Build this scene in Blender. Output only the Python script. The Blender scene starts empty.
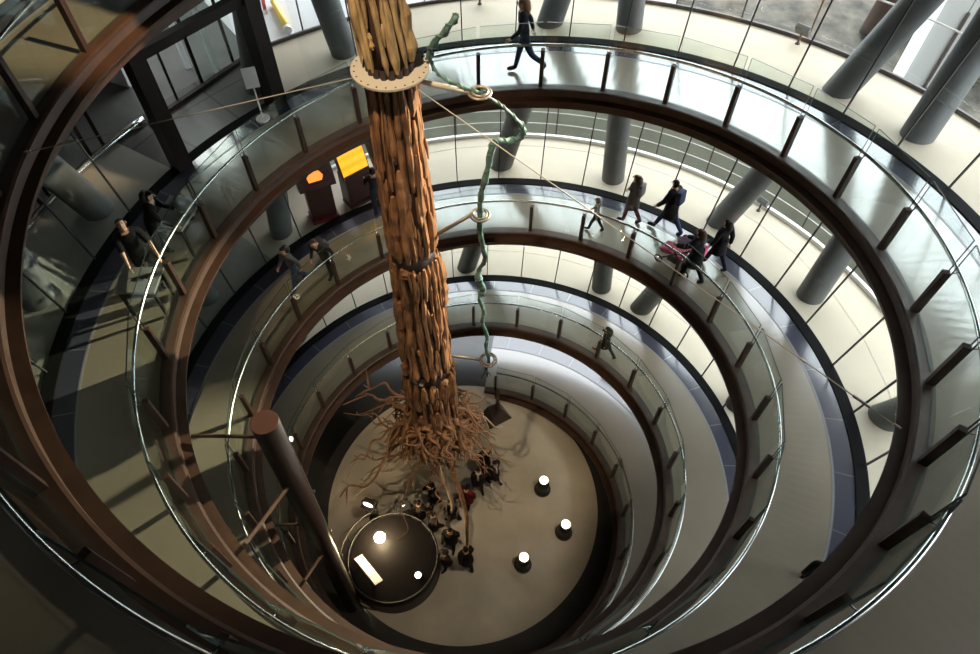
import bpy, bmesh, math, random
from mathutils import Vector, Matrix
random.seed(7)
PI = math.pi
SC = bpy.context.scene
COL = SC.collection

# ------------------------------------------------------------------ spiral
S = 6.0                      # metres per unit radius
PITCH, DR1, DR2, DCX, DCY = 0.7022, -0.1085, 0.0175, -0.0503, 0.042
def spiral(t):
    k = t - 1.5
    return 1 + DR1*k + DR2*k*k, -PITCH*(t-4), DCX*k, DCY*k
def hp(t, dr, dz=0.0):
    """point on the descending spiral: t turns, dr (unit radii) outward of the inner edge, dz metres above the ramp"""
    R, z, cx, cy = spiral(t); a = 2*PI*t
    return Vector((S*(cx+(R+dr)*math.sin(a)), S*(cy-(R+dr)*math.cos(a)), S*(z+0.35)+dz))
def radial(t):
    a = 2*PI*t; return Vector((math.sin(a), -math.cos(a), 0))
def tangent(t):              # walking direction, downhill
    a = 2*PI*t; return Vector((math.cos(a), math.sin(a), 0))
# balustrade posts stand at equal arc spacing
_N = 5000
_arc = [0.0]
for _i in range(_N):
    _arc.append(_arc[-1] + spiral((_i+0.5)*5/_N)[0]*2*PI*5/_N)
def t_of_arc(s):
    lo, hi = 0, _N
    while hi-lo > 1:
        m = (lo+hi)//2
        if _arc[m] <= s: lo = m
        else: hi = m
    return (lo + (s-_arc[lo])/(_arc[hi]-_arc[lo]))*5/_N
POSTS = []
for _k in range(-22, 82):
    _u = _k/50; _s = 9.23985 + 11.47551*_u - 0.23581*_u**2 + 0.24247*_u**3 - 0.05751*_u**4
    if 0 < _s < _arc[-1]: POSTS.append(t_of_arc(_s))

# ------------------------------------------------------------------ materials
def mat(name, col, rough=0.6, metal=0.0, noise=0.0, nscale=6.0, spec=0.5, emit=None, estr=0.0, bump=0.0, bscale=30.0, stretch=None):
    m = bpy.data.materials.new(name); m.use_nodes = True
    nt = m.node_tree; b = nt.nodes['Principled BSDF']
    b.inputs['Base Color'].default_value = (*col, 1)
    b.inputs['Roughness'].default_value = rough
    b.inputs['Metallic'].default_value = metal
    b.inputs['Specular IOR Level'].default_value = spec
    if emit:
        b.inputs['Emission Color'].default_value = (*emit, 1); b.inputs['Emission Strength'].default_value = estr
    tc = None
    if noise > 0 or bump > 0:
        tc = nt.nodes.new('ShaderNodeTexCoord')
        mp = nt.nodes.new('ShaderNodeMapping')
        if stretch: mp.inputs['Scale'].default_value = stretch
        nt.links.new(tc.outputs['Object'], mp.inputs['Vector'])
    if noise > 0:
        n = nt.nodes.new('ShaderNodeTexNoise'); n.inputs['Scale'].default_value = nscale; n.inputs['Detail'].default_value = 6
        nt.links.new(mp.outputs['Vector'], n.inputs['Vector'])
        r = nt.nodes.new('ShaderNodeMapRange')
        r.inputs['From Min'].default_value = 0.3; r.inputs['From Max'].default_value = 0.7
        r.inputs['To Min'].default_value = 1-noise; r.inputs['To Max'].default_value = 1+noise
        nt.links.new(n.outputs['Fac'], r.inputs['Value'])
        v = nt.nodes.new('ShaderNodeVectorMath'); v.operation = 'SCALE'
        v.inputs[0].default_value = col
        nt.links.new(r.outputs['Result'], v.inputs['Scale'])
        nt.links.new(v.outputs['Vector'], b.inputs['Base Color'])
    if bump > 0:
        n2 = nt.nodes.new('ShaderNodeTexNoise'); n2.inputs['Scale'].default_value = bscale; n2.inputs['Detail'].default_value = 4
        nt.links.new(mp.outputs['Vector'], n2.inputs['Vector'])
        bp = nt.nodes.new('ShaderNodeBump'); bp.inputs['Strength'].default_value = bump
        nt.links.new(n2.outputs['Fac'], bp.inputs['Height'])
        nt.links.new(bp.outputs['Normal'], b.inputs['Normal'])
    return m
def coat(m, w, r, ior):
    b = m.node_tree.nodes['Principled BSDF']; b.inputs['Coat Weight'].default_value = w; b.inputs['Coat Roughness'].default_value = r; b.inputs['Coat IOR'].default_value = ior
def glass_mat(name, tint, refl=0.10, f0=0.04):
    m = bpy.data.materials.new(name); m.use_nodes = True
    nt = m.node_tree; nt.nodes.clear()
    out = nt.nodes.new('ShaderNodeOutputMaterial'); mix = nt.nodes.new('ShaderNodeMixShader')
    tr = nt.nodes.new('ShaderNodeBsdfTransparent'); tr.inputs[0].default_value = (*tint, 1)
    gl = nt.nodes.new('ShaderNodeBsdfGlossy'); gl.inputs['Roughness'].default_value = 0.01
    gl.inputs[0].default_value = (0.9, 0.95, 0.93, 1)
    lw = nt.nodes.new('ShaderNodeLayerWeight'); lw.inputs[0].default_value = 0.5     # Schlick, the same from both sides
    pw = nt.nodes.new('ShaderNodeMath'); pw.operation = 'POWER'; pw.inputs[1].default_value = 5
    mu = nt.nodes.new('ShaderNodeMath'); mu.operation = 'MULTIPLY_ADD'; mu.inputs[1].default_value = refl*(1-f0); mu.inputs[2].default_value = refl*f0
    nt.links.new(lw.outputs['Facing'], pw.inputs[0]); nt.links.new(pw.outputs[0], mu.inputs[0]); nt.links.new(mu.outputs[0], mix.inputs[0])
    nt.links.new(tr.outputs[0], mix.inputs[1]); nt.links.new(gl.outputs[0], mix.inputs[2])
    nt.links.new(mix.outputs[0], out.inputs[0])
    return m
def tile_mat(name, c1, mortar, rough, bw, bh, msize=0.02, spec=0.5, noise=0.1):
    m = mat(name, c1, rough, spec=spec)
    nt = m.node_tree; b = nt.nodes['Principled BSDF']
    uv = nt.nodes.new('ShaderNodeUVMap')
    br = nt.nodes.new('ShaderNodeTexBrick'); br.offset = 0
    br.inputs['Color1'].default_value = (*[x*(1-noise) for x in c1], 1); br.inputs['Color2'].default_value = (*[x*(1+noise) for x in c1], 1)
    br.inputs['Mortar'].default_value = (*mortar, 1); br.inputs['Scale'].default_value = 1
    br.inputs['Mortar Size'].default_value = msize; br.inputs['Brick Width'].default_value = bw; br.inputs['Row Height'].default_value = bh
    nt.links.new(uv.outputs[0], br.inputs['Vector']); nt.links.new(br.outputs['Color'], b.inputs['Base Color'])
    return m

M = dict(
    deck=mat('ramp concrete', (0.240, 0.203, 0.152), 0.24, noise=0.06, nscale=0.8, spec=1.0),
    granite=tile_mat('dark granite', (0.050, 0.052, 0.075), (0.12, 0.12, 0.14), 0.20, 1.25, 9, 0.014, spec=0.6),
    edging=mat('pale edging', (0.22, 0.22, 0.23), 0.25),
    black=mat('black steel upstand', (0.006, 0.006, 0.006), 0.85, spec=0.12),
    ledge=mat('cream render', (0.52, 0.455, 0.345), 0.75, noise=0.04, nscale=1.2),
    beam=mat('brown painted steel', (0.055, 0.026, 0.0145), 0.48, noise=0.22, nscale=3.0, bump=0.08),
    post=mat('brown post paint', (0.036, 0.015, 0.009), 0.45),
    paneedge=mat('glass edge', (0.06, 0.085, 0.075), 0.25, spec=0.8),
    glass=glass_mat('balustrade glass', (0.925, 0.96, 0.94), 0.55),
    clear=glass_mat('facade glass', (0.97, 0.985, 0.98), 0.55),
    joint=glass_mat('polished glass joint', (0.99, 0.99, 0.99), 1.0, 0.14),
    seam=mat('dark silicone seam', (0.03, 0.03, 0.03), 0.6),
    steel=mat('stainless steel', (0.62, 0.63, 0.63), 0.22, 1.0),
    whitebar=mat('white painted bar', (0.80, 0.78, 0.75), 0.45),
    col=mat('grey column paint', (0.105, 0.110, 0.110), 0.55, noise=0.15, nscale=1.5, spec=0.35),
    darkcurb=mat('dark curb', (0.055, 0.040, 0.036), 0.5),
    floor=mat('hall floor concrete', (0.46, 0.40, 0.31), 0.40, noise=0.16, nscale=0.7),
    lobby=mat('dark polished floor', (0.038, 0.037, 0.037), 0.22, noise=0.1, nscale=1.0, spec=0.6),
    skirt=mat('dark cladding', (0.035, 0.025, 0.02), 0.5),
    wall=mat('dark wall', (0.07, 0.07, 0.065), 0.7),
    ceil=mat('ceiling paint', (0.07, 0.07, 0.07), 0.8),
    wfloor=mat('grey slab', (0.13, 0.128, 0.122), 0.45, noise=0.12, nscale=1.5),
    dimledge=mat('dimmed cream render', (0.30, 0.285, 0.25), 0.6, noise=0.10, nscale=1.2),  # cream ledge with the dimmer west light put into its colour
    wtile=tile_mat('dark tile', (0.085, 0.078, 0.075), (0.03, 0.03, 0.03), 0.35, 1.2, 1.2, 0.03),
    gravel=mat('gravel soil', (0.065, 0.058, 0.045), 0.95, noise=0.6, nscale=1.6, bump=0.6, bscale=5),
    paving=mat('pale paving', (0.62, 0.62, 0.63), 0.8, noise=0.1, nscale=0.7),
    retain=mat('green grey concrete', (0.34, 0.35, 0.27), 0.9, noise=0.12, nscale=0.8),
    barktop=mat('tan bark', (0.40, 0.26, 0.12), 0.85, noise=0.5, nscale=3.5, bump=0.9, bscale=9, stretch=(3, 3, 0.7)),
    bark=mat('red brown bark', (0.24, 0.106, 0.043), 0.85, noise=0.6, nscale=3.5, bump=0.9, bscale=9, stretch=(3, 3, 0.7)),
    barkcore=mat('dark bark core', (0.05, 0.022, 0.010), 0.9),
    root=mat('root wood', (0.24, 0.115, 0.052), 0.85, noise=0.35, nscale=5, bump=0.5, bscale=12),
    paleroot=mat('pale root wood', (0.36, 0.26, 0.18), 0.8, noise=0.25, nscale=5),
    plate=mat('cream plate', (0.50, 0.44, 0.36), 0.5),
    hole=mat('bolt dark', (0.03, 0.02, 0.02), 0.5),
    arm=mat('bronze arm', (0.16, 0.13, 0.10), 0.4, 0.6),
    ringsteel=mat('ring steel', (0.42, 0.36, 0.30), 0.4, 0.6),
    patina=mat('green patina', (0.075, 0.14, 0.118), 0.6, noise=0.7, nscale=7, bump=0.8, bscale=14),
    cable=mat('cable', (0.26, 0.22, 0.18), 0.5, 0.3),
    pole=mat('dark brown steel tube', (0.018, 0.009, 0.006), 0.4, spec=0.3),
    poletop=mat('rusty cap', (0.085, 0.030, 0.018), 0.6),
    drum=mat('black drum', (0.010, 0.008, 0.007), 0.5),
    drumtop=mat('drum top dark', (0.009, 0.0075, 0.007), 0.5, noise=0.2, spec=0.08),
    panel=mat('white info panel', (0.60, 0.55, 0.52), 0.5),
    lampglow=mat('lamp glow', (1, 1, 1), 0.5, emit=(1.0, 0.84, 0.56), estr=5),
    halogen=mat('halogen glow', (1, 1, 1), 0.5, emit=(1.0, 0.80, 0.48), estr=160),
    spotglow=mat('small lamp glow', (1, 1, 1), 0.5, emit=(1.0, 0.92, 0.80), estr=3),
    rubber=mat('black rubber', (0.02, 0.02, 0.02), 0.6),
    table=mat('grey table top', (0.17, 0.165, 0.145), 0.5),
    blue=mat('blue fabric', (0.06, 0.11, 0.20), 0.7, noise=0.3),
    kiosk=mat('dark brown kiosk', (0.055, 0.022, 0.018), 0.4),
    kioskred=mat('dark red kiosk foot', (0.12, 0.015, 0.018), 0.4),
    amber=mat('amber screen', (0.8, 0.3, 0.05), 0.4, emit=(1.0, 0.30, 0.05), estr=1.2),
    sign=mat('pale sign', (0.75, 0.70, 0.72), 0.5),
    darksteel=mat('portal dark steel', (0.012, 0.007, 0.006), 0.5, spec=0.3),
    leaf=mat('dark leaves', (0.022, 0.042, 0.014), 0.8, noise=0.5, nscale=3),
    trunk=mat('garden trunk', (0.035, 0.018, 0.010), 0.9, noise=0.3, nscale=3),
    whiteframe=mat('white frame', (0.82, 0.84, 0.85), 0.5),
    greypanel=mat('grey panel', (0.36, 0.36, 0.34), 0.7),
    yellow=mat('yellow tube', (0.80, 0.55, 0.08), 0.5),
    red=mat('red band', (0.65, 0.12, 0.12), 0.5),
    pink=mat('pink fabric', (0.72, 0.10, 0.22), 0.7),
    lilac=mat('lilac fabric', (0.50, 0.38, 0.58), 0.7),
    bronze=mat('dark bronze', (0.05, 0.032, 0.022), 0.45),
    eye=mat('eye dark', (0.02, 0.015, 0.01), 0.3),
)
coat(M['deck'], 1.0, 0.12, 1.7); coat(M['granite'], 1.0, 0.10, 1.6)
# a lit yellow screen with paler bands
def yellow_screen():
    m = mat('yellow screen', (0.9, 0.5, 0.02), 0.4)
    nt = m.node_tree; b = nt.nodes['Principled BSDF']
    tc = nt.nodes.new('ShaderNodeTexCoord'); w = nt.nodes.new('ShaderNodeTexWave'); w.bands_direction = 'Z'
    w.inputs['Scale'].default_value = 1.2; w.inputs['Distortion'].default_value = 0.2
    r = nt.nodes.new('ShaderNodeMix'); r.data_type = 'RGBA'
    r.inputs['A'].default_value = (1.0, 0.40, 0.005, 1); r.inputs['B'].default_value = (1.0, 0.55, 0.03, 1)
    nt.links.new(tc.outputs['Object'], w.inputs['Vector']); nt.links.new(w.outputs['Fac'], r.inputs['Factor'])
    nt.links.new(r.outputs['Result'], b.inputs['Emission Color']); b.inputs['Emission Strength'].default_value = 0.95
    return m
M['yscreen'] = yellow_screen()
_cm = {}
def cmat(name, col, rough=0.75):
    if name not in _cm: _cm[name] = mat(name, col, rough, noise=0.12, nscale=9)
    return _cm[name]

# ------------------------------------------------------------------ mesh helpers
def obj(name, bm, m, parent=None, smooth=False):
    me = bpy.data.meshes.new(name)
    bmesh.ops.recalc_face_normals(bm, faces=bm.faces)
    bm.to_mesh(me); bm.free()
    for x in (m if isinstance(m, (list, tuple)) else [m]): me.materials.append(x)
    if smooth:
        for p in me.polygons: p.use_smooth = True
    o = bpy.data.objects.new(name, me); COL.objects.link(o)
    if parent is not None:
        o.parent = parent
        o.matrix_parent_inverse = parent.matrix_basis.inverted() if False else Matrix.Identity(4)
    return o
def empty(name, loc, rotz=0.0):
    e = bpy.data.objects.new(name, None); COL.objects.link(e)
    e.location = loc; e.rotation_euler = (0, 0, rotz); e.empty_display_size = 0.2
    return e
def tag(o, label, cat, group=None):
    o['label'] = label; o['category'] = cat
    if group: o['group'] = group
    return o
def struct(o):
    o['kind'] = 'structure'; return o
def box(bm, size, loc=(0, 0, 0), mx=None, bevel=0.0):
    T = Matrix.Translation(Vector(loc)) @ (mx if mx is not None else Matrix.Identity(4)) @ Matrix.Diagonal((*size, 1))
    r = bmesh.ops.create_cube(bm, size=1.0, matrix=T)
    if bevel > 0:
        es = list({e for v in r['verts'] for e in v.link_edges})
        bmesh.ops.bevel(bm, geom=es, offset=bevel, segments=2, affect='EDGES', profile=0.6)
def cyl(bm, r1, r2, h, loc=(0, 0, 0), mx=None, seg=24):
    """cone/cylinder standing on loc"""
    T = Matrix.Translation(Vector(loc)) @ (mx if mx is not None else Matrix.Identity(4)) @ Matrix.Translation((0, 0, h/2))
    bmesh.ops.create_cone(bm, cap_ends=True, cap_tris=False, segments=seg, radius1=r1, radius2=r2, depth=h, matrix=T)
def tube(bm, pts, rad, seg=8, closed=False, flat=None):
    """sweep a round (or flattened) section along points; rad a number or a list"""
    pts = [Vector(p) for p in pts]; n = len(pts)
    rads = rad if isinstance(rad, (list, tuple)) else [rad]*n
    rings = []; up = None
    for i, p in enumerate(pts):
        if closed: d = pts[(i+1) % n]-pts[i-1]
        else: d = pts[min(i+1, n-1)]-pts[max(i-1, 0)]
        if d.length < 1e-9: d = Vector((0, 0, 1))
        d.normalize()
        if up is None:
            up = Vector((0, 0, 1)) if abs(d.z) < 0.9 else Vector((1, 0, 0))
        a = up-d*up.dot(d)
        if a.length < 1e-6: a = d.orthogonal()
        a.normalize(); b = d.cross(a); up = a
        ring = []
        for k in range(seg):
            an = 2*PI*k/seg
            ring.append(bm.verts.new(p+a*math.cos(an)*rads[i]*(flat or 1)+b*math.sin(an)*rads[i]))
        rings.append(ring)
    m = n if closed else n-1
    for i in range(m):
        A, B = rings[i], rings[(i+1) % n]
        for k in range(seg):
            bm.faces.new((A[k], A[(k+1) % seg], B[(k+1) % seg], B[k]))
    if not closed:
        bm.faces.new(rings[0][::-1]); bm.faces.new(rings[-1])
def bar(bm, a, b, r, seg=8): tube(bm, [a, b], r, seg)
def beam_between(bm, a, b, w, h, up=Vector((0, 0, 1))):
    a = Vector(a); b = Vector(b); d = (b-a); L = d.length; d.normalize()
    x = d.cross(up)
    if x.length < 1e-5: x = d.orthogonal()
    x.normalize(); z = x.cross(d)
    mx = Matrix((x, d, z)).transposed().to_4x4()
    box(bm, (w, L, h), (a+b)/2, mx)
def smooth_path(pts, n):
    """Catmull-Rom through points"""
    P = [Vector(p) for p in pts]; out = []
    for i in range(len(P)-1):
        p0 = P[max(i-1, 0)]; p1 = P[i]; p2 = P[i+1]; p3 = P[min(i+2, len(P)-1)]
        for k in range(n):
            u = k/n
            out.append(0.5*((2*p1)+(p2-p0)*u+(2*p0-5*p1+4*p2-p3)*u*u+(3*p1-p0-3*p2+p3)*u**3))
    out.append(P[-1]); return out
def ribbon(name, section, t0, t1, m, parent=None, step=0.0042, f=None):
    """closed section [(dr,dz)...] swept down the spiral, with UV (arc length, across)"""
    n = max(2, int(math.ceil((t1-t0)/step)))
    bm = bmesh.new(); uv = bm.loops.layers.uv.new('UVMap')
    rings = []; L = 0; prev = None; Ls = []
    for i in range(n+1):
        t = t0+(t1-t0)*i/n
        sec = f(t) if f else section
        pts = [hp(t, a, b) for a, b in sec]
        if prev is not None: L += (pts[0]-prev).length
        prev = pts[0]; Ls.append(L)
        rings.append([bm.verts.new(p) for p in pts])
    k = len(rings[0]); acc = [0]
    sec = f(t0) if f else section
    for j in range(k):
        a = sec[j]; b = sec[(j+1) % k]
        acc.append(acc[-1]+math.hypot((b[0]-a[0])*S, b[1]-a[1]))
    for i in range(n):
        for j in range(k):
            fc = bm.faces.new((rings[i][j], rings[i+1][j], rings[i+1][(j+1) % k], rings[i][(j+1) % k]))
            for lp, u, v in zip(fc.loops, (Ls[i], Ls[i+1], Ls[i+1], Ls[i]), (acc[j], acc[j], acc[j+1], acc[j+1])):
                lp[uv].uv = (u, v)
    bm.faces.new(rings[0]); bm.faces.new(rings[-1][::-1])
    return obj(name, bm, m, parent)

# ------------------------------------------------------------------ the setting: ramp
T0, T1 = 0.13, 4.48
def wide(t):                       # the lowest turn is a little wider
    return 0.075*min(1, max(0, (t-4.0)/0.25))
BEAM = [(-0.050, -0.20), (-0.052, -0.14), (-0.024, -0.13), (-0.020, -0.01), (-0.026, 0.005), (-0.026, 0.035), (-0.020, 0.05), (0.012, 0.05), (0.012, -0.46), (-0.018, -0.46), (-0.018, -0.20)]
struct(ribbon('ramp_edge_beam', BEAM, T0, T1, M['beam']))
struct(ribbon('ramp_deck', None, T0, T1, M['deck'], f=lambda t: [(0.0115, 0), (0.2385+wide(t), 0), (0.2385+wide(t), -0.26), (0.0115, -0.26)]))
struct(ribbon('ramp_edging', None, T0, T1, M['edging'], f=lambda t: [(0.238+wide(t), 0.004), (0.2445+wide(t), 0.004), (0.2445+wide(t), -0.26), (0.238+wide(t), -0.26)]))
struct(ribbon('granite_strip', None, T0, T1, M['granite'], f=lambda t: [(0.2445+wide(t), 0.004), (0.309+1.75*wide(t), 0.004), (0.309+1.75*wide(t), -0.26), (0.2445+wide(t), -0.26)]))
def up_sec(t):
    k = 1.0
    if 1.60 < t < 1.67: return [(0.309, 0.01), (0.352, 0.01), (0.352, -0.3), (0.309, -0.3)]
    return [(0.309+1.75*wide(t), 0.025), (0.350+1.75*wide(t), 0.025), (0.350+1.75*wide(t), -0.30), (0.309+1.75*wide(t), -0.30)]
struct(ribbon('facade_upstand', None, T0, 4.46, M['black'], f=up_sec))
LS = [(0.350, -0.0), (0.674, -0.0), (0.674, -0.26), (0.350, -0.26)]
struct(ribbon('outer_ledge', LS, T0, 1.606, M['ledge'])); struct(ribbon('outer_ledge', LS, 1.606, 1.668, M['wtile'])); struct(ribbon('outer_ledge', LS, 1.668, 2.02, M['dimledge']))
struct(ribbon('outer_ledge', LS, 2.02, 2.64, M['ledge'])); struct(ribbon('outer_ledge', LS, 2.64, 3.02, M['dimledge'])); struct(ribbon('outer_ledge', LS, 3.02, 3.98, M['ledge']))
# curb at the outer rim of the ledge: dark on the top turns, white below
struct(ribbon('ledge_curb', [(0.669, 0.002), (0.669, 0.09), (0.679, 0.09), (0.679, -0.28), (0.674, -0.28), (0.674, 0.002)], T0, 1.60, M['darkcurb']))
struct(ribbon('ledge_curb', [(0.667, 0.002), (0.667, 0.11), (0.681, 0.11), (0.681, -0.28), (0.674, -0.28), (0.674, 0.002)], 2.0, 3.98, M['whitebar']))
# west side: the floors run on into the building behind a steel rim tube
bm = bmesh.new(); tube(bm, [hp(1.655+0.295*i/60, 0.630, 0.10) for i in range(61)], 0.085, 10)
struct(obj('floor_rim_tube', bm, M['steel'], smooth=True))
struct(ribbon('floor_terrace', [(0.675, -0.02), (1.97, -0.02), (1.97, -0.30), (0.675, -0.30)], 1.557, 1.6035, M['paving'], step=0.01))
for a, b in ((0.56, 0.98), (1.6035, 1.98), (2.62, 2.98)):
    struct(ribbon('floor_west', [(0.675, -0.02), (1.97, -0.02), (1.97, -0.30), (0.675, -0.30)], a, b, M['wfloor'], step=0.01))
# dark cladding from the last turn down to the hall floor
bm = bmesh.new(); n = 220; pa = []
for i in range(n+1):
    t = 4.02+(4.475-4.02)*i/n
    p = hp(t, -0.004, -0.40); q = hp(t, -0.004, 0); q.z = 0.0
    if p.z < 0.01: p.z = 0.01
    o = radial(t)*0.12
    pa.append([bm.verts.new(v) for v in (p, p+o, q+o, q)])
for i in range(n):
    for j in range(4):
        bm.faces.new((pa[i][j], pa[i+1][j], pa[i+1][(j+1) % 4], pa[i][(j+1) % 4]))
bm.faces.new(pa[0]); bm.faces.new(pa[-1][::-1])
struct(obj('trim_2', bm, M['skirt']))

struct(ribbon('light_baffle_lower', [(0.60, -0.6), (0.60, 2.3), (0.64, 2.3), (0.64, -0.6)], 3.99, 4.40, M['ledge']))  # added baffle; its height limits the moat light on the lowest turn
struct(ribbon('outer_ledge', [(0.40, -0.03), (0.60, -0.03), (0.60, -0.3), (0.40, -0.3)], 3.99, 4.40, M['ledge']))
# hall floor: pale disc inset in a dark polished lobby floor
def disc(bm, c, r, z0, z1, seg=96):
    cyl(bm, r, r, z1-z0, (c[0], c[1], z0), seg=seg)
bm = bmesh.new(); disc(bm, (0, 0), 22, -0.4, -0.012, 128); struct(obj('floor', bm, M['lobby']))
bm = bmesh.new(); disc(bm, (-0.9, 1.38), 4.50, -0.02, 0.0, 128); struct(obj('floor_inset', bm, M['floor']))

# outer walls: building on the west and south, open garden on the north and east, with added light baffles
def wall_arc(name, r, a0, a1, z0, z1, m, th=0.4, n=60, c=(0, 0)):
    bm = bmesh.new(); rows = []
    for i in range(n+1):
        a = 2*PI*(a0+(a1-a0)*i/n)
        d = Vector((math.sin(a), -math.cos(a), 0)); p = Vector((c[0], c[1], 0))+d*r; q = Vector((c[0], c[1], 0))+d*(r+th)
        rows.append([bm.verts.new(Vector((v.x, v.y, z))) for v, z in ((p, z0), (p, z1), (q, z1), (q, z0))])
    for i in range(n):
        for j in range(4): bm.faces.new((rows[i][j], rows[i+1][j], rows[i+1][(j+1) % 4], rows[i][(j+1) % 4]))
    bm.faces.new(rows[0]); bm.faces.new(rows[-1][::-1])
    return struct(obj(name, bm, m))
wall_arc('wall_west', 17.5, 0.575, 0.88, -0.3, 26, M['wall'])
wall_arc('wall_south', 13.5, 0.86, 1.15, -0.3, 26, M['wall'])  # unseen; its south-east end is lengthened to hold back light from the east
wall_arc('wall_moat', 14.6, 0.04, 0.61, -0.4, 7.6, M['retain'])
bm = bmesh.new(); d = radial(0.597); beam_between(bm, d*10.1+Vector((0, 0, 5.6)), d*18+Vector((0, 0, 5.6)), 0.3, 11.8); struct(obj('light_baffle_moat', bm, M['wall']))  # added to close the moat and darken the western ledges
wall_arc('light_baffle_northwest', 11.4, 0.525, 0.60, 15.6, 17.7, M['wall'])  # unseen, added to keep sky light off the highest deck
wall_arc('light_baffle_north', 11.0, 0.02, 0.62, 17.6, 25.6, M['wall'])  # unseen, added above the ledges so daylight enters only lower down
bm = bmesh.new(); rows = []
for i in range(41):
    a = 2*PI*(0.56+0.36*i/40); d = Vector((math.sin(a), -math.cos(a), 0))
    rows.append([bm.verts.new(d*r+Vector((0, 0, z))) for r, z in ((12.5, 25.52), (18.5, 25.52), (18.5, 25.8), (12.5, 25.8))])
for i in range(40):
    for j in range(4): bm.faces.new((rows[i][j], rows[i+1][j], rows[i+1][(j+1) % 4], rows[i][(j+1) % 4]))
bm.faces.new(rows[0]); bm.faces.new(rows[-1][::-1])
struct(obj('sky_baffle_west', bm, M['ceil']))  # unseen roof sector added to shut out open sky over the west
bm = bmesh.new(); disc(bm, (0, 0), 13.0, 25.5, 25.9, 96); struct(obj('ceiling', bm, M['ceil']))
# garden ground outside
bm = bmesh.new(); rows = []
for i in range(91):
    a = 2*PI*(0.03+0.59*i/90); d = Vector((math.sin(a), -math.cos(a), 0)); row = []
    for j, r in enumerate((14.7, 16.5, 19, 22, 26, 32, 42, 60, 90)):
        z = 7.6+0.05*(r-14.7)+random.uniform(-.12, .12)*(j > 0)
        row.append(bm.verts.new(d*r+Vector((0, 0, z))))
    rows.append(row)
for i in range(90):
    for j in range(8): bm.faces.new((rows[i][j], rows[i+1][j], rows[i+1][j+1], rows[i][j+1]))
struct(obj('ground', bm, M['gravel'], smooth=True))
# pale paving north-west of the gravel
bm = bmesh.new(); rows = []
for i in range(41):
    a = 2*PI*(0.443+0.18*i/40); d = Vector((math.sin(a), -math.cos(a), 0))
    rows.append([bm.verts.new(d*r+Vector((0, 0, z))) for r, z in ((14.9, 7.95), (60, 10.2), (60, 9.5), (14.9, 7.4))])
for i in range(40):
    for j in range(4): bm.faces.new((rows[i][j], rows[i+1][j], rows[i+1][(j+1) % 4], rows[i][(j+1) % 4]))
struct(obj('ground_paving', bm, M['paving']))

# leaning columns (they pass through every ledge)
def column(i, tA, tB, top=1.6, bot=1.12, r=0.315):
    a = hp(tA, 0.458); b = hp(tB, 0.452); d = a-b
    bm = bmesh.new()
    p0 = b-d*bot; p1 = b+d*(1+top)
    tube(bm, [p0, p1], r, 32)
    struct(obj('column_%d' % i, bm, M['col'], smooth=True))
for i, (a, b) in enumerate([(1.477, 2.491), (1.442, 2.427), (1.351, 2.364), (1.317, 2.304), (1.223, 2.237), (1.571, 2.556),
                            (1.612, 2.624), (1.698, 2.678), (1.740, 2.757), (1.190, 2.17), (1.10, 2.11)]):
    column(i+1, a, b, top=0.85 if b > 2.6 else 1.6)

# ------------------------------------------------------------------ leaning facade glazing
LEAN = 0.19
def fp(t, h, off=0.0): return hp(t, 0.342+wide(t)+LEAN*h/S+off/S, 0.02+h)
SEAMS = [t for t in POSTS]
wn = 0
def facade(t0, t1, hgt, skip=()):
    global wn
    ts = [0.314-0.0254*k for k in range(-60, 60)]
    base = math.floor(t0)
    seq = sorted(x+base for x in ts if t0 <= x+base <= t1)
    for a, b in zip(seq[:-1], seq[1:]):
        if any(s0 < b and a < s1 for s0, s1 in skip): continue
        wn += 1
        bm = bmesh.new(); e = 0.0006; th = 0.03
        v = []
        for off in (0, th):
            v.append([bm.verts.new(fp(tt, h, off)) for tt, h in ((a+e, 0), (b-e, 0), (b-e, hgt), (a+e, hgt))])
        bm.faces.new(v[0]); bm.faces.new(v[1][::-1])
        for k in range(4): bm.faces.new((v[0][k], v[1][k], v[1][(k+1) % 4], v[0][(k+1) % 4]))
        w = struct(obj('window_%d' % wn, bm, M['clear']))
        bm = bmesh.new()
        beam_between(bm, fp(a, 0, 0.015), fp(a, hgt, 0.015), 0.028, 0.04, up=radial(a))
        obj('window_seam', bm, M['seam'], w)
        if (a % 1) > 0.60: continue
        bm = bmesh.new()
        bar(bm, fp(a, 1.05, 0.015), fp(b, 1.05, 0.015), 0.014, 6)
        obj('glass_joint', bm, M['joint'], w)
facade(1.12, 1.98, 3.55, skip=[(1.603, 1.672)])
facade(2.02, 2.98, 3.55, skip=[(2.558, 2.615)])
facade(3.02, 3.90, 3.55)

# outer railing beyond the ledge: thin uprights and horizontal rods
def outer_rail(label, t0, t1, hgt, rods, cat='railing', step=0.0254, rm='whitebar'):
    root = empty('outer_railing', hp((t0+t1)/2, 0.69, 0))
    inv = Matrix.Translation(-root.location)
    t = t0
    while t <= t1+1e-6:
        bm = bmesh.new(); bar(bm, hp(t, 0.688, -0.25), hp(t, 0.688, hgt), 0.022, 6); bmesh.ops.transform(bm, matrix=inv, verts=bm.verts)
        obj('upright', bm, M['darkcurb'], root); t += step
    n = int((t1-t0)/0.006)
    for h, r in rods:
        bm = bmesh.new(); tube(bm, [hp(t0+(t1-t0)*i/n, 0.688, h) for i in range(n+1)], r, 6); bmesh.ops.transform(bm, matrix=inv, verts=bm.verts)
        obj('rod', bm, M[rm], root)
    tag(root, label, cat)
outer_rail('tall thin dark railing along the curb of the uppermost sunlit ledge, garden gravel behind', 1.175, 1.60, 3.2, [(1.3, 0.02), (2.6, 0.02)])
outer_rail('railing of pale horizontal rods beyond the middle ledge, behind the walking adults', 2.16, 2.60, 3.6, [(0.45, 0.012), (0.85, 0.012), (1.25, 0.012), (1.65, 0.012), (2.05, 0.03)])

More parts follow.
